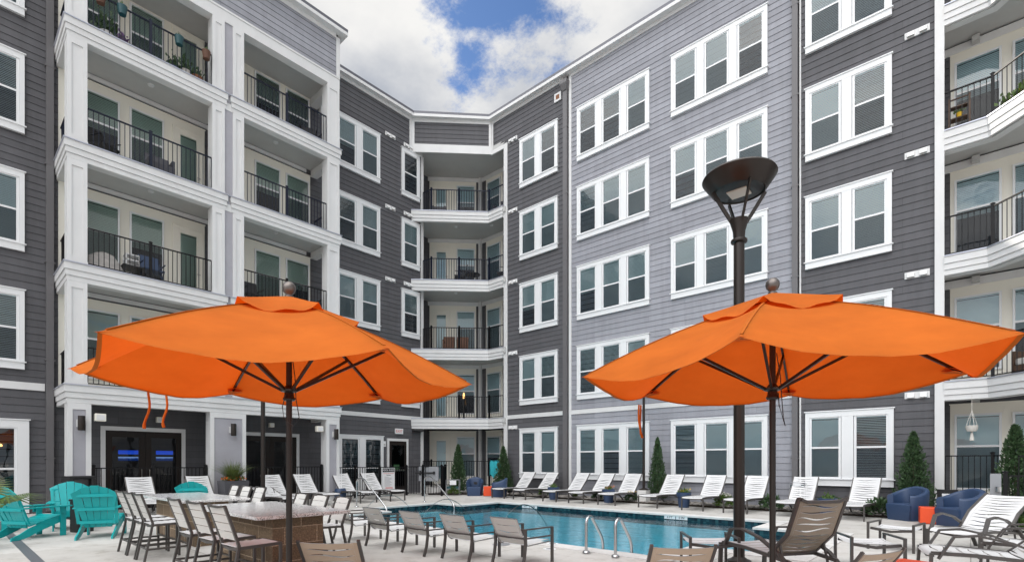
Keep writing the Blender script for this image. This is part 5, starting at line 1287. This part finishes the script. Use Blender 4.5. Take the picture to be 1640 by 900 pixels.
def shrub(x, y, lb, kind, s, seed, m='leaf2', fm=None, z=.05):
    t_ = thing('bed_plant', lb, 'plant', (x, y, z), seed, 'small plants in the far bed')
    if kind == 'bush':
        def f(r):
            a, e = r.uniform(0, 2*pi), r.uniform(-.1, 1.4); k = r.uniform(.5, 1.0)*s*.5
            d = Vector((cos(a)*cos(e), sin(a)*cos(e), sin(e))); return d*k + Vector((0, 0, s*.12)), d
        leaf_cloud(f, 420, .075*s/.5, seed).build('foliage', M[m], t_, 'raw')
    else: blades(70, s, .6, seed, .014, .8).build('foliage', M[m], t_, 'raw')
    if fm: leaf_cloud(lambda r: (Vector((r.gauss(0, s*.18), r.gauss(0, s*.18), s*.55 + abs(r.gauss(0, .04)))), Vector((0, 0, 1))), 60, .05, seed).build('flowers', M[fm], t_, 'raw')
shrub(-12.9, 16.5, 'small bush behind the second chaise of the far row', 'bush', .5, 1); shrub(-11.5, 16.6, 'tuft of grass at the foot of the downpipe in the far bed', 'grass', .5, 2, 'grassy'); shrub(-8.75, 16.05, 'small bush with yellow flowers beside the lamp post footing', 'bush', .48, 3, 'leaf', 'yellow')
shrub(-5.62, 16.1, 'flowering clump behind the chaises under the right triple window', 'bush', .55, 4, 'leaf2', 'cream'); shrub(-4.25, 15.95, 'leafy bush by the second downpipe behind the tall lamp post', 'bush', .6, 5, 'leaf'); shrub(-2.88, 16.25, 'rounded bush left of the last far chaise', 'bush', .62, 6, 'leaf'); shrub(-1.72, 16.0, 'rounded bush between the last far chaise and the navy tub chair', 'bush', .66, 7, 'leaf')
shrub(-10.3, 16.3, 'low bush behind the fourth far chaise', 'bush', .42, 8, 'leaf'); shrub(-16.3, 14.6, 'low bush beside the grey wire box at the back', 'bush', .5, 9, 'leaf2'); shrub(-14.95, 16.1, 'low green clump between the navy tub chairs at the back', 'bush', .42, 10, 'leaf2')
shrub(.62, 14.6, 'low bush behind the right hand navy tub chair', 'bush', .5, 11, 'leaf2', z=0); shrub(1.35, 14.4, 'bush inside the side gate at the right edge', 'bush', .9, 12, 'leaf', z=0)
shrub(-3.45, 16.3, 'spiky grey grass beside the second downpipe', 'grass', .62, 13, 'grassy')
# wall box on a post by the second downpipe, and the box by the back gate
def wire_box(loc, rz, lb, w, d, h, top, pap):
    t_ = thing('wire_box', lb, 'box', loc, rz); b = MB()
    for sx in (-1, 1):
        for sy in (-1, 1): b.bar([(sx*w/2, sy*d/2, 0), (sx*w/2, sy*d/2, top)], .018, .018, up=(0, 1, 0))
    for z in (top-h, top):
        b.bar([(-w/2, -d/2, z), (w/2, -d/2, z), (w/2, d/2, z), (-w/2, d/2, z), (-w/2, -d/2, z)], .018, .018)
    b.build('frame', M['pgrey'], t_); MB().box(-w/2+.02, -d/2+.02, top-h+.01, w/2-.02, d/2-.02, top-h+.10).build('tray', M['tealpot'], t_)
    MB().box(-w*.22, -d/2-.012, top-h*.55, w*.28, -d/2-.006, top-.02).build('notice', M[pap], t_)
wire_box((-16.38, 14.62, 0), R(40), 'grey wire box with a white notice behind the back handrail', .55, .3, .38, .66, 'vinyl'); wire_box((-3.68, 16.4, 0), 0, 'grey wire frame with a label beside the second downpipe', .38, .25, .16, .82, 'vinyl')
t_ = thing('framed_notice', 'small dark framed notice standing behind the navy tub chair by the white post', 'notice', (-.42, 16.35, 0), R(-10)); MB().box(-.20, -.02, .15, .20, .02, .74).build('frame', M['black'], t_); MB().box(-.10, -.026, .40, .12, -.0205, .64).build('paper', M['vinyl'], t_)
# litter bin
t_ = thing('litter_bin', 'black litter bin with a hood in front of the leftmost column', 'bin', (-16.70, 2.40, 0), R(100)); t_.scale = (.86, .86, .98)
MB().box(-.29, -.29, 0, .29, .29, .72).build('body', M['black'], t_, bevel=.02); h = MB().box(-.31, -.31, .74, -.20, .31, 1.02).box(.20, -.31, .74, .31, .31, 1.02).box(-.20, .22, .74, .20, .31, 1.02).box(-.31, -.31, 1.02, .31, .31, 1.08).build('hood', M['black'], t_, bevel=.012)
MB().box(-.20, -.10, .76, .20, -.08, 1.0).build('flap', M['spout'], t_)
t_ = thing('litter_bin', 'low dark square bin behind the turquoise chairs', 'bin', (-13.42, 1.98, 0), R(20)); MB().box(-.14, -.14, 0, .14, .14, .62).build('body', M['black'], t_, bevel=.015); MB().box(-.155, -.155, .62, .155, .155, .66).build('lid', M['black'], t_, bevel=.01)
t_ = thing('garden_stool', 'small navy drum stool beside the right hand column', 'stool', (-17.0, 9.75, 0)); MB().lathe([(0, 0), (.17, 0), (.21, .22), (.20, .42), (.17, .46), (0, .46)], n=22).build('body', M['navy'], t_, smooth=40)
# towel on the corner patio fence
t_ = thing('beach_towel', 'turquoise striped towel hung over the corner patio fence', 'towel', (-16.2, 17.06, 1.46), 0); q = MB(); n = 14
for i in range(n+1):
    x = -.36 + .72*i/n
    for j, (dy, dz) in enumerate([(.05, -.3), (.04, -.05), (0, .02), (-.045, -.06), (-.06, -.40), (-.05, -.72 + .10*sin(i*.9))]): q.v.append((x + .01*sin(j*2+i), dy + .022*sin(i*1.3 + j*.4)*(j > 2), dz))
for i in range(n):
    for j in range(5): a = i*6+j; q.f.append((a, a+1, a+7, a+6))
q.build('cloth', M['cloth'], t_, smooth=60)
# macrame hanger under the right balcony
t_ = thing('macrame_hanger', 'cream macrame plant hanger under the first right hand balcony', 'plant hanger', (.02, 16.75, 2.95)); q = MB()
for k in range(4): a = k*pi/2 + .4; q.tube([(0, 0, -.30), (cos(a)*.10, sin(a)*.10, -.62), (cos(a)*.10, sin(a)*.10, -.72)], .006, 5)
q.tube([(0, 0, .1), (0, 0, -.30)], .006, 5); q.build('cords', M['cream'], t_); MB().lathe([(0, -.80), (.09, -.80), (.115, -.74), (.12, -.66), (.0, -.66)], n=16).build('basket', M['cream'], t_, smooth=40); MB().lathe([(.015, -.80), (.03, -.88), (.05, -1.02), (0, -1.03)], n=10).build('tassel', M['cream'], t_)

# ---------------------------------------------------------------- things on the balconies
def folding_chair(loc, rz, lb, m='black'):
    t_ = thing('balcony_chair', lb, 'chair', loc, rz); b = MB()
    b.box(-.24, -.22, .40, .24, .22, .43); b.build('seat', M[m], t_); MB().loft([[(-.24, -.22, .45), (.24, -.22, .45), (.24, -.24, .45), (-.24, -.24, .45)], [(-.22, -.36, .95), (.22, -.36, .95), (.22, -.38, .95), (-.22, -.38, .95)]]).build('backrest', M[m], t_)
    for s in (-1, 1):
        MB().bar([(s*.25, .24, 0), (s*.25, -.24, .45), (s*.25, -.38, .95)], .025, .025).build('leg', M[m], t_); MB().bar([(s*.25, -.28, 0), (s*.25, .22, .43)], .025, .025).build('leg', M[m], t_); MB().bar([(s*.27, .22, .62), (s*.27, -.28, .62)], .03, .02).build('armrest', M[m], t_)
def wicker(loc, rz, lb, m='brownw', w=.62):
    t_ = thing('wicker_chair', lb, 'chair', loc, rz); MB().box(-w/2, -.28, .06, w/2, .30, .38).build('seat', M[m], t_, bevel=.02); MB().loft([[(-w/2, -.30, .3), (w/2, -.30, .3), (w/2, -.20, .3), (-w/2, -.20, .3)], [(-w/2, -.42, .85), (w/2, -.42, .85), (w/2, -.34, .85), (-w/2, -.34, .85)]]).build('backrest', M[m], t_, bevel=.015)
    for s in (-1, 1): MB().box(s*w/2, -.3, .05, s*(w/2-.08), .28, .58).build('armrest', M[m], t_, bevel=.015)
    for sx in (-1, 1):
        for sy in (-1, 1): MB().box(sx*w/2*.9-.02, sy*.25-.02, 0, sx*w/2*.9+.02, sy*.25+.02, .06).build('leg', M['black'], t_)
def flowerpot(loc, lb, pm, r=.11, h=.22, plant='leaf2', s=.3, fm=None, hang=False):
    t_ = thing('hanging_pot' if hang else 'potted_plant', lb, 'plant pot', loc)
    MB().lathe([(0, 0), (r*.75, 0), (r, h), (r*.88, h), (r*.85, h*.9), (0, h*.88)], n=18).build('pot', M[pm], t_, smooth=40)
    leaf_cloud(lambda q: (Vector((q.gauss(0, s*.25), q.gauss(0, s*.25), h*.9 + abs(q.gauss(0, s*.4)))), Vector((0, 0, 1))), 90, .09*s/.3, len(lb)).build('leaves', M[plant], t_, 'raw')
    if hang: MB().bar([(0, .0, h), (0.0, -.0, h+.12)], .015, .01).build('hook', M['black'], t_)
z4 = FL[4] + .01; z3 = FL[3] + .01; z2 = FL[2] + .01; z1 = FL[1] + .01; xr = BX - .07
for y, pm, lb in ((2.95, 'brownw', 'dark hanging pot at the left of the top left balcony rail'), (3.42, 'tealpot', 'teal hanging pot on the top left balcony rail nearest its left column'), (4.78, 'tealpot', 'teal hanging pot on the top left balcony rail right of the post'), (5.50, 'brownw', 'reddish hanging pot at the right end of the top left balcony rail')):
    flowerpot((xr + .10, y, z4 + .74), lb, pm, .12, .24, hang=True, s=.12)
wicker((-18.2, 4.15, z4), R(-90), 'dark wicker sofa on the top left balcony', 'charcoal', 1.3)
flowerpot((-17.85, 3.15, z4), 'white pot with broad leaves on the top left balcony', 'white', .16, .34, 'leaf', .5); flowerpot((-17.75, 4.75, z4), 'blue pot on the top left balcony by the post', 'navy', .14, .25, 'leaf', .35); flowerpot((-17.75, 5.05, z4), 'cream pot with leaves on the top left balcony', 'cream', .14, .32, 'leaf', .4); flowerpot((-17.75, 5.36, z4), 'orange terracotta pot at the right of the top left balcony', 'terra', .16, .30, 'leaf', .3); flowerpot((-17.7, 3.5, z4), 'purple flowering pot on the top left balcony floor', 'charcoal', .13, .14, 'purple', .3)
folding_chair((-18.0, 3.15, z3), R(-60), 'black folding chair at the left of the third floor left balcony'); wicker((-17.95, 4.45, z3), R(-90), 'dark wicker chair behind the post of the third floor left balcony', 'charcoal')
t_ = thing('blanket_heap', 'grey blanket heaped over a chair on the second floor left balcony', 'blanket', (-17.85, 3.1, z2)); q = MB().lathe([(0, 0), (.34, 0), (.36, .18), (.30, .34), (.20, .48), (.08, .55), (0, .56)], n=14); q.v = [(x*(1+.18*sin(7*x+9*z)), y*(1.3+.15*sin(5*y+11*z)), z*(1+.12*sin(x*9))) for x, y, z in q.v]; q.build('cloth', M['linen'], t_, smooth=70)
t_ = thing('crate', 'white crate standing on a low table on the second floor left balcony', 'crate', (-17.95, 3.75, z2)); MB().box(-.17, -.17, .40, .17, .17, .43).box(-.17, -.17, .55, .17, .17, .58).box(-.17, -.17, .70, .17, .17, .73).box(-.17, -.17, .43, -.14, -.14, .70).box(.14, -.17, .43, .17, -.14, .70).box(-.17, .14, .43, -.14, .17, .70).box(.14, .14, .43, .17, .17, .70).build('body', M['white'], t_); MB().box(-.3, -.25, .34, .3, .25, .38).box(-.28, -.23, 0, -.24, -.19, .34).box(.24, .19, 0, .28, .23, .34).box(.24, -.23, 0, .28, -.19, .34).box(-.28, .19, 0, -.24, .23, .34).build('stand', M['black'], t_)
folding_chair((-17.95, 4.25, z2), R(-90), 'dark blue chair left of the post on the second floor left balcony', 'navy')
folding_chair((-18.1, 9.1, z4), R(-110), 'black chair at the right end of the top balcony of the narrower bay'); folding_chair((-18.0, 7.1, z2), R(-90), 'black chair at the left of the second floor balcony of the narrower bay')
def on_corner(s, d): return (-19.05 + (s*.7071) - d*.7071, 14.60 + s*.7071 + d*.7071)
for s, d, z, f in ((1.1, .9, FL[4], 0),):
    x, y = on_corner(s, d); wicker((x, y, z), R(225), 'navy wicker chair by the door on the top corner balcony', 'charcoal')
wicker((-16.5, 17.75, FL[4]), R(180), 'dark armchair at the right of the top corner balcony', 'charcoal')
x, y = on_corner(2.05, .7); folding_chair((x, y, FL[3]), R(140), 'low black chair left of the round table on the third floor corner balcony'); folding_chair((-16.25, 17.55, FL[3]), R(120), 'black sling chair right of the round table on the third floor corner balcony')
x, y = on_corner(2.7, .6); t_ = thing('bistro_table', 'round black table on the third floor corner balcony', 'table', (x, y, FL[3])); MB().lathe([(0, .50), (.34, .50), (.34, .53), (0, .53)], n=22).build('tabletop', M['black'], t_)
for k in range(3): MB().bar([(cos(k*2.1)*.08, sin(k*2.1)*.08, .5), (cos(k*2.1)*.28, sin(k*2.1)*.28, 0)], .02, .02).build('leg', M['black'], t_)
x, y = on_corner(1.55, .7); wicker((x, y, FL[2]), R(225), 'left brown wicker chair on the second floor corner balcony', w=.55)
x, y = on_corner(2.2, .7); wicker((x, y, FL[2]), R(225), 'right brown wicker chair on the second floor corner balcony', w=.55)
t_ = thing('lantern_stand', 'warm glowing lamp before the first floor corner balcony window', 'lantern', (*on_corner(2.25, 1.0), FL[1])); MB().lathe([(0, .0), (.05, 0), (.05, 1.05), (0, 1.05)], n=8).build('stand', M['black'], t_); MB().lathe([(0, 1.05), (.04, 1.06), (.05, 1.2), (.03, 1.32), (0, 1.34)], n=10).build('flame', M['lamplit'], t_, smooth=60)
t_ = thing('ladder_shelf', 'dark wooden ladder shelf on the third floor right hand balcony', 'shelf', (-.22, 17.75, FL[3])); b = MB()
for s in (-1, 1): b.bar([(s*.2, -.2, 0), (s*.2, .12, 1.25)], .04, .03).bar([(s*.2, .2, 0), (s*.2, .12, 1.25)], .03, .03)
b.bar([(-.2, .12, 1.2), (.2, .12, 1.2)], .03, .03).build('frame', M['wood'], t_)
for z_ in (.3, .62, .95): MB().box(-.2, -.16 + z_*.2, z_, .2, .2, z_+.025).build('shelf', M['wood'], t_)
t_ = thing('ornament', 'small yellow pot on the ladder shelf', 'plant pot', (-.22, 17.75, FL[3]+.645)); MB().lathe([(0, 0), (.05, 0), (.07, .1), (0, .1)], n=12).build('pot', M['yellow'], t_); leaf_cloud(lambda q: (Vector((q.gauss(0, .05), q.gauss(0, .05), .12)), Vector((0, 0, 1))), 30, .07, 3).build('leaves', M['leaf2'], t_, 'raw')
t_ = thing('flower_box', 'row of green and red plants along the angled rail of a right hand balcony', 'flower box', (1.05, 16.62, FL[3]+.03), R(-45)); MB().box(-.7, -.10, 0, .9, .10, .16).build('trough', M['terra'], t_)
leaf_cloud(lambda q: (Vector((q.uniform(-.7, .9), q.gauss(0, .06), .16 + abs(q.gauss(0, .10)))), Vector((0, 0, 1))), 320, .10, 4).build('leaves', M['leaf2'], t_, 'raw'); leaf_cloud(lambda q: (Vector((q.uniform(-.2, .6), q.gauss(0, .06), .22 + abs(q.gauss(0, .06)))), Vector((0, 0, 1))), 60, .07, 5).build('flowers', M['flower'], t_, 'raw')
t_ = thing('outdoor_sofa', 'wooden sofa with cream cushions on the first floor right hand balcony', 'sofa', (1.55, 16.75, FL[1]+.03), R(135)); MB().box(-.8, -.35, .12, .8, .35, .26).box(-.8, -.38, .26, .8, -.32, .75).box(-.82, -.35, .0, -.76, .35, .6).box(.76, -.35, 0, .82, .35, .6).build('frame', M['wood'], t_); MB().box(-.74, -.30, .262, .74, .34, .42).build('seat_cushion', M['cream'], t_, bevel=.03); MB().box(-.74, -.31, .43, .74, -.16, .85).build('back_cushion', M['cream'], t_, bevel=.04)
